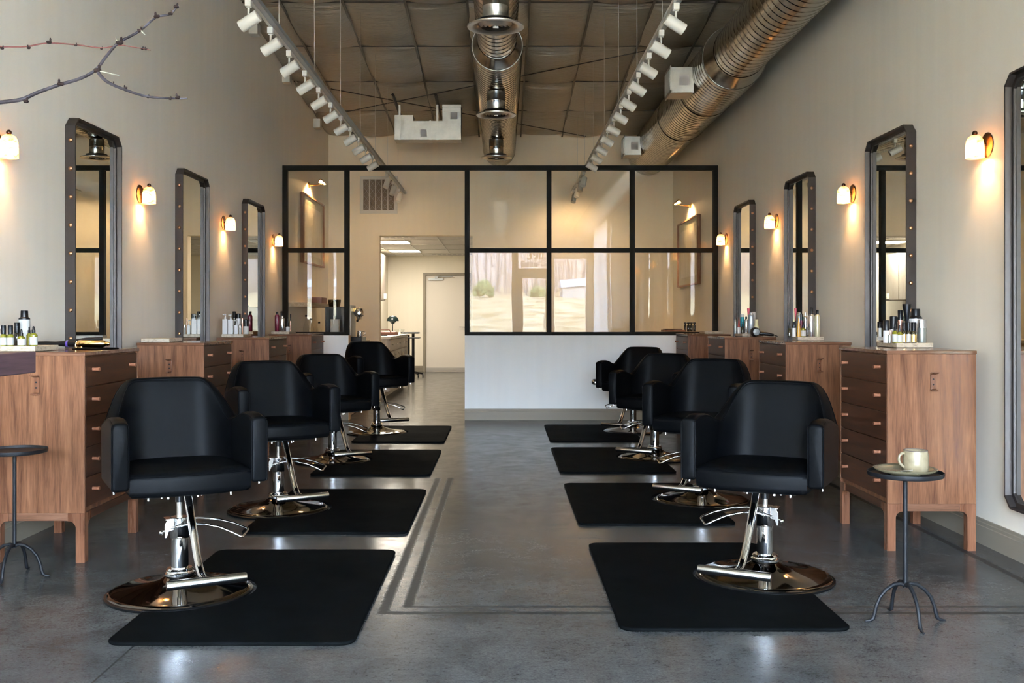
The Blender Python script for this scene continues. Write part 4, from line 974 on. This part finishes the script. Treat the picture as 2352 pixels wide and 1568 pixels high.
# ------------------------------------------------------------------ foreground plank table with vase and branches at the left edge
X_, Z_ = -1.35, 1.057
Xp, Yp, Zp = at(83, 807, 2.90)
t = thing('console_table', 'dark plank table top jutting in from the left edge, in front of the cabinet', 'table', (Xp-.27, 2.2, 0))
MB().box(-.27, .27, -1.0, .70, Zp-.061, Zp).build('table_top', 'dark_plank', t, smooth=False, bevel=.003)
for sx in (-.22, .10):
    for sy in (-.9, .30): MB().box(sx-.025, sx+.025, sy-.025, sy+.025, 0, Zp-.061).build('leg', 'dark_plank', t, smooth=False, bevel=.003)
vz = Zp; VXp, VYp = Xp-.28, 2.25
vs_ = thing('clay_vase', 'rounded clay vase on the plank table holding bare branches', 'vase', (VXp, VYp, vz))
MB().lathe([(.001, 0), (.05, 0), (.085, .06), (.09, .11), (.065, .18), (.028, .215), (.026, .24), (.030, .25), (.024, .25), (.022, .22), (.001, .20)], seg=28).build('body', 'vase_clay', vs_)
def poly(pts, d0, d1):
    n = len(pts); return [at(px, py, d0+(d1-d0)*i/(n-1)) for i, (px, py) in enumerate(pts)]
def spline(P, k=4):
    out = []; n = len(P); P = [Vector(p) for p in P]
    for i in range(n-1):
        a, b_, c, d_ = P[max(i-1, 0)], P[i], P[i+1], P[min(i+2, n-1)]
        for j in range(k):
            t_ = j/k; out.append(.5*((2*b_)+(-a+c)*t_+(2*a-5*b_+4*c-d_)*t_*t_+(-a+3*b_-3*c+d_)*t_**3))
    out.append(P[-1]); return out
def branch_thing(name, lab, stem_pts, m, r0, r1, base, buds, extra=()):
    t = thing(name, lab, 'branch', (VXp, VYp, vz+.22))
    o3 = Vector((VXp, VYp, vz+.22))
    pts = [Vector(p)-o3 for p in spline(base+stem_pts)]
    n = len(pts)
    MB().tube(pts, [r0+(r1-r0)*(i/(n-1))**.8 for i in range(n)], 8).build('stem', m, t)
    for k, (e, er0, er1, em) in enumerate(extra):
        ep = [Vector(p)-o3 for p in spline(e)]; n = len(ep)
        MB().tube(ep, [er0+(er1-er0)*i/(n-1) for i in range(n)], 8).build('twig' if er0 < .003 and len(e) > 2 else 'thorn', em, t)
    for bp, br, bs in buds:
        p = Vector(bp)-o3; b = MB(); br *= .78; b.sphere(p, br, 8, 5, (1.25, .9, .75))
        b.sphere(p+Vector((br*.5*bs, 0, br*1.0)), br*.62, 8, 5, (.7, .7, 1.5)); b.sphere(p+Vector((-br*.7*bs, 0, br*.2)), br*.55, 8, 5)
        b.build('bud', 'bud', t)
    return t
D = 2.35
base = [(VXp, VYp, vz+.10), (VXp+.004, VYp, vz+.28), (VXp+.03, VYp+.03, vz+.42)]
main = poly([(-260, 262), (-120, 246), (0, 235), (50, 228), (85, 213), (135, 195), (185, 180), (220, 160), (245, 128), (272, 98), (300, 83), (325, 68), (358, 40), (390, 33), (405, 17)], D, D+.05)
side = poly([(222, 162), (245, 187), (290, 207), (340, 222), (400, 226), (430, 226)], D+.02, D+.0)
buds = [(at(60, 233, D), .007, 1), (at(139, 193, D), .0085, -1), (at(224, 162, D+.02), .010, 1), (at(275, 98, D+.03), .0095, 1), (at(321, 70, D+.03), .0065, 1), (at(360, 38, D+.04), .008, -1), (at(392, 32, D+.04), .006, 1), (at(405, 16, D+.05), .007, 1),
        (at(259, 193, D+.02), .0045, 1), (at(288, 202, D+.02), .005, -1), (at(340, 223, D+.01), .0045, 1), (at(391, 227, D), .0045, 1), (at(408, 224, D), .0065, -1)]
thorns = [([at(228, 163, D+.02), at(250, 168, D+.01), at(274, 173, D)], .0022, .0005, 'thorn'), ([at(323, 70, D+.03), at(334, 80, D+.02)], .002, .0006, 'thorn'), ([at(270, 96, D+.03), at(265, 86, D+.02)], .0018, .0006, 'thorn')]
branch_thing('bare_branch', 'grey thorny bare branch with dark buds forking across the upper left corner', main, 'branch_bark', .0062, .0022, base, buds, [(side, .0042, .0018, 'branch_bark')]+thorns)
base2 = [(VXp-.005, VYp+.01, vz+.10), (VXp, VYp+.01, vz+.30), (VXp+.03, VYp+.1, vz+.66)]
red = poly([(-80, 112), (0, 108), (60, 107), (110, 99), (175, 103), (235, 110), (270, 104), (300, 107), (346, 115)], D+.22, D+.25)
buds2 = [(at(5, 111, D+.22), .0055, 1), (at(66, 110, D+.22), .0055, -1), (at(113, 97, D+.23), .008, 1), (at(174, 104, D+.23), .0045, 1), (at(233, 112, D+.24), .004, 1), (at(327, 112, D+.25), .0045, 1), (at(335, 113, D+.25), .0045, -1)]
branch_thing('red_twig', 'thin reddish budding twig running level behind the grey branch', red, 'twig_red', .0028, .0012, base2, buds2)

# ------------------------------------------------------------------ behind the partition, left: coffee counter
t = thing('coffee_counter', 'oak slatted coffee counter with pale top behind the left glass pane', 'counter', (XL, 11.62, 0))
MB().box(.002, .70, 0, 1.9, 0, .84).build('body', 'oak', t, smooth=False)
b = MB()
for k in range(40): b.box(.70, .712, .006+.0475*k, .034+.0475*k, .01, .835)
b.build('slat_cladding', 'oak', t, smooth=False)
MB().box(.002, .735, -.0, 1.9, .84, .880).build('worktop', 'travertine', t, smooth=False, bevel=.003)
zc_ = .8805
t = thing('espresso_machine', 'black and chrome espresso machine seen in the doorway beside the left frame', 'coffee machine', at(809, 0, 12.25)[:2]+(zc_,))
MB().box(-.30, -.0, -.18, .2, .10, .42).build('housing', 'black_plastic', t, smooth=False, bevel=.01)
MB().box(-.005, .012, -.19, .21, .06, .44).build('side_plate', 'white_metal', t, smooth=False, bevel=.003)
MB().box(-.30, .14, -.18, .2, .0, .055).build('drip_tray', 'black_plastic', t, smooth=False, bevel=.004)
MB().lathe([(.0, .40), (.05, .40), (.065, .36), (.06, .32), (.035, .30), (.03, .27), (.0, .27)], (.085, 0, 0), 20).build('group_head', 'chrome', t)
MB().cyl((.085, 0, .28), (.085, -.16, .25), .014).build('portafilter_handle', 'black_plastic', t)
MB().box(.0, .10, -.04, .04, .36, .41).build('head_arm', 'gold', t, bevel=.008)
q = thing('milk_jug', 'small chrome milk jug on the drip tray under the espresso machine', 'jug', at(827, 0, 12.2)[:2]+(zc_+.0555,))
MB().lathe([(.04, 0), (.042, .01), (.034, .06), (.036, .075), (.033, .075), (.03, .01)], seg=20).build('body', 'chrome', q); MB().tube([(.034, 0, .065), (.06, 0, .06), (.062, 0, .03), (.04, 0, .015)], .004, 8).build('handle', 'chrome', q)
q = thing('wall_shelf', 'thick pale oak shelf on the left wall behind the left glass pane', 'shelf', (XL, 11.8, 1.30))
MB().box(.001, .26, 0, 1.75, 0, .05).build('shelf_board', 'oak_shelf', q, smooth=False, bevel=.002)
tag(MB().box(XL+.04, XL+.22, 12.75, 13.1, 1.351, 1.43).build('woven_box', 'leather_brown', None, smooth=False, bevel=.004), 'dark woven box on the oak shelf behind the left pane', 'box')
tag(MB().box(-2.03, -1.93, 11.78, 11.88, zc_, zc_+.27).build('paper_canister', 'label_white', None, smooth=False, bevel=.006), 'plain white carton standing low in the left glass pane', 'carton')
q = thing('coffee_grinder', 'black coffee grinder with tall body behind the left glass pane', 'grinder', (-2.17, 12.9, zc_))
MB().box(-.09, .09, -.1, .1, 0, .34).build('body', 'black_plastic', q, smooth=False, bevel=.01); MB().lathe([(.05, .34), (.085, .50), (.085, .52), (.0, .525)], seg=20).build('hopper', 'dark_glass', q)
for k, (px, d, h_, lab) in enumerate(((703, 11.9, .30, 'clear tall glass bottle leftmost behind the left pane'), (715, 12.1, .26, 'clear glass bottle in the middle behind the left pane'), (733, 12.0, .22, 'short clear glass bottle rightmost behind the left pane'))):
    q = thing('glass_bottle', lab, 'bottle', at(px, 0, d)[:2]+(zc_,), group='glass bottles on the coffee counter')
    MB().lathe([(.032, 0), (.034, .004), (.034, h_*.6), (.013, h_*.8), (.013, h_), (.015, h_)], seg=16, caps=False).build('body', 'glass', q)
    MB().lathe([(.013, h_), (.014, h_+.02)], seg=12).build('stopper', 'cap_black', q)

# right: low sideboard, tray, bottle rack behind glass
t = thing('back_sideboard', 'low oak sideboard just behind the right glass panes', 'cabinet', (1.5, 11.66, 0))
MB().box(0, .9, 0, .42, .06, .98).build('body', 'oak', t, smooth=False)
MB().box(-.005, .905, -.005, .425, .98, 1.005).build('top', 'oak_shelf', t, smooth=False, bevel=.002)
for sx in (.05, .8):
    for sy in (.04, .33): MB().box(sx, sx+.04, sy, sy+.04, 0, .06).build('leg', 'oak', t, smooth=False)
q = thing('woven_tray', 'flat woven tray behind the partition glass on the right', 'tray', at(1546, 0, 11.85)[:2]+(1.0055,))
MB().box(-.13, .13, -.09, .09, 0, .02).build('base', 'knob_wood', q, smooth=False, bevel=.004)
MB().box(-.11, .10, -.07, .07, .0205, .032).build('black_liner', 'black_plastic', q, smooth=False, bevel=.004)
for k, px in enumerate((1574, 1581, 1588, 1595)):
    q = thing('small_black_bottle', '%s of four little black bottles behind the partition glass' % ('leftmost', 'second from the left', 'third from the left', 'rightmost')[k], 'bottle', at(px, 0, 11.85)[:2]+(1.0055,), group='little black bottles behind the glass')
    MB().lathe([(.015, 0), (.016, .004), (.016, .07), (.007, .085)], seg=12).build('body', 'dark_glass', q); MB().lathe([(.008, .085), (.017, .095), (.017, .108), (.0, .108)], seg=12).build('cap', 'cap_black', q)
q = thing('wall_bumper', 'round chrome fitting on the low white wall left of the farthest right chair', 'wall fitting', (1.045, YP-.061, .435))
MB().lathe([(.0, -.03), (.012, -.032), (.03, -.022), (.038, -.012), (.04, 0)], axis='y', seg=28).build('body', 'chrome', q)

# artworks + picture lights
def art(s, x, y0, y1, z0, z1, lab):
    t = thing('framed_artwork', lab, 'picture', (x, y0, z0), group='framed artworks behind the partition')
    w = y1-y0; h = z1-z0; X = lambda a, c: sorted((s*a, s*c))
    MB().box(*X(.001, .05), 0, .02, 0, h).box(*X(.001, .05), w-.02, w, 0, h).box(*X(.001, .05), .02, w-.02, 0, .02).box(*X(.001, .05), .02, w-.02, h-.02, h).build('frame', 'frame_walnut', t, smooth=False, bevel=.002)
    MB().box(*X(.001, .02), .02, w-.02, .02, h-.02).build('mount', 'cream_can', t, smooth=False)
    MB().box(*X(.02, .022), .14, w-.14, .12, h-.12).build('print', 'art_paper', t, smooth=False)
    MB().box(*X(.036, .039), .02, w-.02, .02, h-.02).build('glazing', 'glass', t, smooth=False)
def piclight(s, x, y, z, lab):
    t = thing('picture_light', lab, 'wall lamp', (x, y, z), group='brass picture lights')
    MB().lathe([(.04, s*.001), (.04, s*.012), (.001, s*.014)], axis='x', seg=20).build('wall_plate', 'brass', t)
    MB().tube([(s*.012, 0, 0), (s*.10, 0, 0), (s*.15, 0, .01), (s*.17, 0, .03)], .008, 10).build('arm', 'brass', t)
    c = s*.19
    loops = [[(c+s*.035*math.cos(a)*sc_, yy, .02+.04*math.sin(a)*sc_) for a in [PI*k/10 for k in range(11)]]+[(c+s*.031*math.cos(a)*sc_, yy, .02+.036*math.sin(a)*sc_) for a in [PI*k/10 for k in range(10, -1, -1)]] for yy, sc_ in ((-.16, .7), (-.15, 1), (.15, 1), (.16, .7))]
    MB().loft(loops).build('lamp_shade', 'brass', t)
    MB().cyl((c, -.12, .03), (c, .12, .03), .009, seg=10).build('tube_bulb', 'bulb', t)
    light('picture_lamp', 'SPOT', (x+s*.19, y, z+.012), 22, (1, .62, .3), .03, spot_size=2.2, spot_blend=.7).rotation_euler = (0, s*.62, 0)
art(1, XL, 12.49, 13.9, 1.86, 2.735, 'walnut framed artwork on the left wall, seen through the upper left pane')
art(-1, XR, 12.46, 13.88, 1.59, 2.46, 'walnut framed artwork on the right wall, seen through the right panes')
piclight(1, XL, 13.0, 2.89, 'brass picture light over the left artwork')
piclight(-1, XR, 13.1, 2.637, 'brass picture light over the right artwork')
# return air grille on the back wall
gx0, gy_, gz1 = at(827, 404, YB); gx1, _, gz0 = at(913, 491, YB)
t = thing('air_return_grille', 'square white return air grille with filter on the back wall', 'air vent', ((gx0+gx1)/2, YB, (gz0+gz1)/2))
s_ = (gx1-gx0)/2
b = MB().box(-s_, s_, -.02, -.001, -s_, -s_+.05).box(-s_, s_, -.02, -.001, s_-.05, s_).box(-s_, -s_+.05, -.02, -.001, -s_+.05, s_-.05).box(s_-.05, s_, -.02, -.001, -s_+.05, s_-.05); b.build('frame', 'white_metal', t, smooth=False, bevel=.002)
MB().box(-s_+.05, s_-.05, -.004, -.001, -s_+.05, s_-.05).build('filter', 'filter', t, smooth=False)
b = MB(); iw = 2*(s_-.05)
for k in range(1, 5): b.box(-s_+.05+iw*k/5-.007, -s_+.05+iw*k/5+.007, -.018, -.009, -s_+.05, s_-.05)
b.build('bars', 'white_metal', t, smooth=False)
b = MB()
for k in range(4):
    for j in range(5):
        cx_, cz_ = -s_+.05+iw*(j+.5)/5, -s_+.05+iw*(k+.5)/4; hw = iw/10-.006; hz_ = iw/8-.002
        b.tube([(cx_-hw, -.007, cz_-hz_), (cx_+hw, -.007, cz_+hz_)], .0022, 4); b.tube([(cx_-hw, -.007, cz_+hz_), (cx_+hw, -.007, cz_-hz_)], .0022, 4)
b.build('wire_mesh', 'paper', t)

# ------------------------------------------------------------------ back room contents
t = thing('back_counter', 'pale counter with drawers and doors in the back room', 'counter', (XL, 14.75, 0))
ln = 2.75; fx = .845
MB().box(.002, fx, 0, ln, .08, .855).box(.03, fx-.06, .03, ln-.03, 0, .08).build('body', 'grey_laminate', t, smooth=False)
MB().box(.002, fx+.025, -.01, ln+.01, .855, .893).build('worktop', 'ceiling_tile', t, smooth=False, bevel=.003)
for k in range(5):
    a = .01+k*ln/5; c = a+ln/5-.02
    d_ = MB().box(fx, fx+.018, a, c, .68, .845).build('drawer', 'grey_laminate', t, smooth=False, bevel=.002); MB().tube([(fx+.018, (a+c)/2-.06, .77), (fx+.04, (a+c)/2-.05, .77), (fx+.04, (a+c)/2+.05, .77), (fx+.018, (a+c)/2+.06, .77)], .005, 6).build('handle', 'brushed', d_)
    d_ = MB().box(fx, fx+.018, a, c, .09, .67).build('door', 'grey_laminate', t, smooth=False, bevel=.002); MB().tube([(fx+.018, a+.08, .62), (fx+.04, a+.08, .61), (fx+.04, a+.08, .51), (fx+.018, a+.08, .50)], .005, 6).build('handle', 'brushed', d_)
t = thing('upper_cabinet', 'grey brown wall cabinet at the left edge of the back room opening', 'cabinet', (XL, 15.0, 1.49))
MB().box(.002, .33, 0, 3.6, 0, .85).build('body', 'grey_laminate', t, smooth=False)
for k in range(5): MB().box(.33, .348, .01+.72*k, .70+.72*k, .01, .84).build('door', 'grey_laminate', t, smooth=False, bevel=.002)
MB().box(.33, .40, 3.30, 3.42, .03, .13).build('dispenser', 'white_metal', t, smooth=False, bevel=.006)
zz = .8935
Xq, Yq, _ = at(902, 0, 17.0)
q = thing('mushroom_lamp', 'dark green mushroom shaped table lamp on the back room counter', 'lamp', (Xq, Yq, zz))
MB().lathe([(.05, 0), (.05, .008), (.008, .014), (.007, .17), (.035, .19), (.06, .225), (.055, .25), (.0, .255)], seg=24).build('stand', 'green_lamp', q)
MB().lathe([(.105, .225), (.098, .26), (.07, .295), (.03, .315), (.0, .32), (.0, .31), (.03, .305), (.065, .285), (.095, .25), (.1, .225)], seg=28, caps=False).build('lamp_shade', 'green_lamp', q)
q = thing('brown_bag', 'flat brown leather bag on the back room counter', 'bag', at(885, 0, 16.2)[:2]+(zz,))
MB().loft([[(x*s2, y*s2, z) for x, y in ((-.2, -.14), (.17, -.14), (.21, 0), (.17, .14), (-.2, .14), (-.23, 0))] for z, s2 in ((0, .95), (.02, 1.0), (.05, .95), (.065, .75))]).build('body', 'leather_brown', q)
MB().tube([(-.1, -.12, .05), (-.08, -.16, .09), (.08, -.16, .09), (.1, -.12, .05)], .008, 8).build('strap', 'leather_brown', q)
q = thing('laptop_stand', 'black angled laptop standing on the back room counter by the opening', 'laptop', (-1.905, 15.25, zz))
MB().prism([(-.12, 0), (.04, 0), (-.11, .24), (-.12, .24)], -.14, .14, 'y').build('screen', 'black_plastic', q, smooth=False); MB().box(-.10, .12, .145, .3, 0, .012).build('keyboard', 'black_plastic', q, smooth=False)
q = thing('glass_bowl', 'clear glass bowl on the back room counter next to the cart', 'bowl', at(917, 0, 16.95)[:2]+(zz,))
MB().lathe([(.03, 0), (.06, .02), (.085, .06), (.09, .085), (.085, .085), (.055, .025), (.0, .012)], seg=20, caps=False).build('body', 'glass', q)
Xq = at(949, 0, 20.0)[0]
q = thing('utility_cart', 'black rolling salon cart on a pole in the back room', 'cart', (Xq, 20.0, 0))
MB().cyl((0, 0, .06), (0, 0, .86), .028, seg=12).build('pole', 'black_plastic', q); MB().cyl((-.09, 0, .1), (-.09, 0, .84), .022, seg=8).build('pole', 'black_plastic', q)
MB().box(-.23, .12, -.16, .16, .865, .895).build('tray', 'black_plastic', q, smooth=False, bevel=.006); MB().box(-.10, .14, -.12, .12, .77, .79).build('lower_tray', 'black_plastic', q, smooth=False, bevel=.006)
for k in range(5):
    a = 2*PI*k/5+.3; MB().tube([(0, 0, .10), (.19*math.cos(a), .19*math.sin(a), .065)], .017, 8).build('base_arm', 'black_plastic', q)
    MB().lathe([(.028, -.012), (.03, 0), (.028, .012)], (.20*math.cos(a), .20*math.sin(a), .03), 14, 'x').build('caster', 'black_plastic', q)
for k, (px, d, w2, lab) in enumerate(((905, 20.2, .55, 'far glowing rectangular ceiling light panel in the back room'), (880, 17.9, .55, 'middle glowing rectangular ceiling light panel in the back room'), (860, 15.9, .45, 'near glowing ceiling light panel partly hidden by the opening edge'))):
    x = -2.1
    q = thing('ceiling_light_panel', lab, 'ceiling light', (x+.12, d, 2.53), group='light panels in the back room')
    MB().box(-.32, .32, -.30, .30, -.006, .002).build('frame', 'white_metal', q, smooth=False)
    MB().box(-.29, .29, -.27, .27, -.010, -.006).build('diffuser', 'troffer', q, smooth=False)
for k, (d, x) in enumerate(((21.3, -1.05), (16.9, -1.75))):
    q = thing('ceiling_vent', ('long slotted ceiling vent against the end wall of the back room', 'small slotted ceiling vent between the back room light panels')[k], 'air vent', (x, d, 2.53), group='vents in the back room ceiling')
    MB().box(-.5+.2*k, .5-.2*k, -.09, .09, -.004, .002).build('frame', 'white_metal', q, smooth=False)
    b = MB()
    for j in range(int(8-3*k)): b.box(-.45+.2*k+j*.11, -.38+.2*k+j*.11, -.07, .07, -.007, -.004)
    b.build('slats', 'paper', q, smooth=False)

# ------------------------------------------------------------------ outside, behind the camera (seen mirrored in the glass)
b = MB(); nx, ny = 24, 30
vs = []
for j in range(ny+1):
    for i in range(nx+1):
        x = -120+240*i/nx; y = 40-235*j/ny
        dd = -y; z = -.02 if dd < 22 else -.02+6.2*((min(dd, 150)-22)/128)**1.15+max(0, dd-150)*.1
        vs.append((x, y, z))
b.add(vs, [(r*(nx+1)+q, r*(nx+1)+q+1, (r+1)*(nx+1)+q+1, (r+1)*(nx+1)+q) for r in range(ny) for q in range(nx)])
struct(b.build('ground', 'dry_grass'))
hb = MB(); hv = [(-110+220*i/20, -158-14*j/4, 4+(0, 7, 12, 16, 19)[j]+1.5*math.sin(i*1.9+j)) for j in range(5) for i in range(21)]
hb.add(hv, [(j*21+i, j*21+i+1, (j+1)*21+i+1, (j+1)*21+i) for j in range(4) for i in range(20)])
struct(hb.build('ground_wooded_rise', 'bare_wood'))
wb = MB(); rnd = random.Random(3)
for k in range(620):
    x = -75+150*rnd.random(); y = -118-35*rnd.random(); h_ = 7+9*rnd.random(); z0 = 5
    lean = rnd.uniform(-.12, .12)*h_
    wb.tube([(x, y, z0-1), (x+lean*.4, y, z0+h_*.5), (x+lean, y, z0+h_)], [.16, .11, .03], 4)
    for q in range(7):
        f = .3+.6*rnd.random(); a = rnd.uniform(-1, 1)
        wb.tube([(x+lean*f, y, z0+h_*f), (x+lean*f+a*2.0, y+rnd.uniform(-1, 1), z0+h_*f+1.2+rnd.random())], [.06, .02], 3)
tag(wb.build('bare_woodland', 'bare_wood'), 'bare winter woodland beyond the field, mirrored in the partition glass', 'woodland', kind='stuff')
for k, (x, y, r) in enumerate(((-2.6, -110, 1.15), (4.6, -110, .8))):
    bb_ = MB()
    for j in range(260):
        a, e_, q = rnd.uniform(0, 2*PI), rnd.uniform(-.3, 1.5), rnd.uniform(.75, 1.05)
        bb_.sphere((x+r*1.25*q*math.cos(a)*math.cos(e_), y+r*q*math.sin(a)*math.cos(e_), 4.15+r*.5+r*1.3*q*math.sin(e_)), r*rnd.uniform(.13, .24), 6, 4)
    tag(bb_.build('evergreen_shrub', 'evergreen'), ('round dark green bush at the wood edge mirrored in the glass', 'smaller green bush mirrored behind the shop door lettering')[k], 'bush', 'bushes mirrored in the glass')
t = thing('far_building', 'long white metal building mirrored in the middle pane', 'building', (13.5, -113.5, 4.0))
MB().box(-5.5, 12, -3, 3, 0, 1.5).build('wall', 'shed_white', t, smooth=False); MB().prism([(-3.2, 1.5), (3.2, 1.5), (0, 2.6)], -5.7, 12.2, 'x').build('roof', 'shed_white', t, smooth=False)
cv = MB(); n = 130
l0 = [(XR-.07+.035*math.sin(k*.62)+.008*math.sin(k*.17), -3.4+3.9*k/n, .02) for k in range(n)]
vs = l0+[(x, y, 3.62) for x, y, _ in l0]+[(x+.003, y, z) for x, y, z in l0]+[(x+.003, y, 3.62) for x, y, z in l0]
fs = [(k, k+1, n+k+1, n+k) for k in range(n-1)]
cv.add(vs[:2*n], fs)
rod = thing('curtain_rail', 'sheer pale curtain on a rail over the added side window, mirrored in the partition', 'curtain', (0, 0, 0))
cv.build('curtain', 'curtain', rod, angle=80)
MB().cyl((XR-.07, -3.42, 3.64), (XR-.07, .55, 3.64), .012).build('rail', 'brushed', rod)

# ------------------------------------------------------------------ light
w = bpy.data.worlds.new('world'); sc.world = w; w.use_nodes = True
bg = w.node_tree.nodes['Background']
tc = w.node_tree.nodes.new('ShaderNodeTexCoord'); sp = w.node_tree.nodes.new('ShaderNodeSeparateXYZ'); rp = w.node_tree.nodes.new('ShaderNodeValToRGB')
w.node_tree.links.new(tc.outputs['Generated'], sp.inputs[0]); w.node_tree.links.new(sp.outputs[2], rp.inputs[0]); w.node_tree.links.new(rp.outputs[0], bg.inputs[0])
rp.color_ramp.elements[0].position = 0; rp.color_ramp.elements[0].color = (.74, .87, 1.0, 1)
rp.color_ramp.elements[1].position = .7; rp.color_ramp.elements[1].color = (.30, .52, 1.0, 1)
bg.inputs[1].default_value = 37
sun = light('sun', 'SUN', (0, 0, 20), 34, (1, .93, .80)); sun.data.energy = 40; sun.data.angle = .02
sun.rotation_euler = (math.radians(-42), math.radians(14), 0)
# sky portals over the shop-front openings
for x0, x1, z0, z1 in ((-2.25, .29, .12, 3.09), (.42, 1.23, .1, 3.09), (1.33, 2.25, .12, 2.8)):
    o = light('sky_portal', 'AREA', ((x0+x1)/2, YF-.16, (z0+z1)/2), 1, (1, 1, 1)); o.data.shape = 'RECTANGLE'; o.data.size = x1-x0; o.data.size_y = z1-z0
    o.rotation_euler = (PI/2, 0, 0); o.data.cycles.is_portal = True
o = light('sky_portal', 'AREA', (XR+T+.01, -1.5, 1.81), 1, (1, 1, 1)); o.data.shape = 'RECTANGLE'; o.data.size = 3.38; o.data.size_y = 3.4
o.rotation_euler = (0, PI/2, 0); o.data.cycles.is_portal = True
# lamps of the back room and of the track behind the partition
for y in (15.9, 17.9, 20.2):
    o = light('panel_lamp', 'AREA', (-1.98, y, 2.515), 10, (1, .90, .74)); o.data.size = .5
for x, y in ((-1.432, 13.05), (.985, 12.7), (.985, 13.9)):
    o = light('track_lamp', 'SPOT', (x, y, 2.80), 52, (1, .70, .40), .04, spot_size=2.5, spot_blend=.8); o.rotation_euler = (math.radians(35), 0, 0)

sc.view_settings.view_transform = 'Standard'; sc.view_settings.look = 'None'; sc.view_settings.gamma = 1
sc.view_settings.use_curve_mapping = False
sc.view_settings.exposure = 1.83
cy = sc.cycles
cy.use_denoising = True
cy.max_bounces = 10; cy.diffuse_bounces = 5; cy.glossy_bounces = 6; cy.transmission_bounces = 4; cy.transparent_max_bounces = 16
cy.sample_clamp_indirect = 12; cy.caustics_reflective = False; cy.caustics_refractive = False; cy.blur_glossy = .5
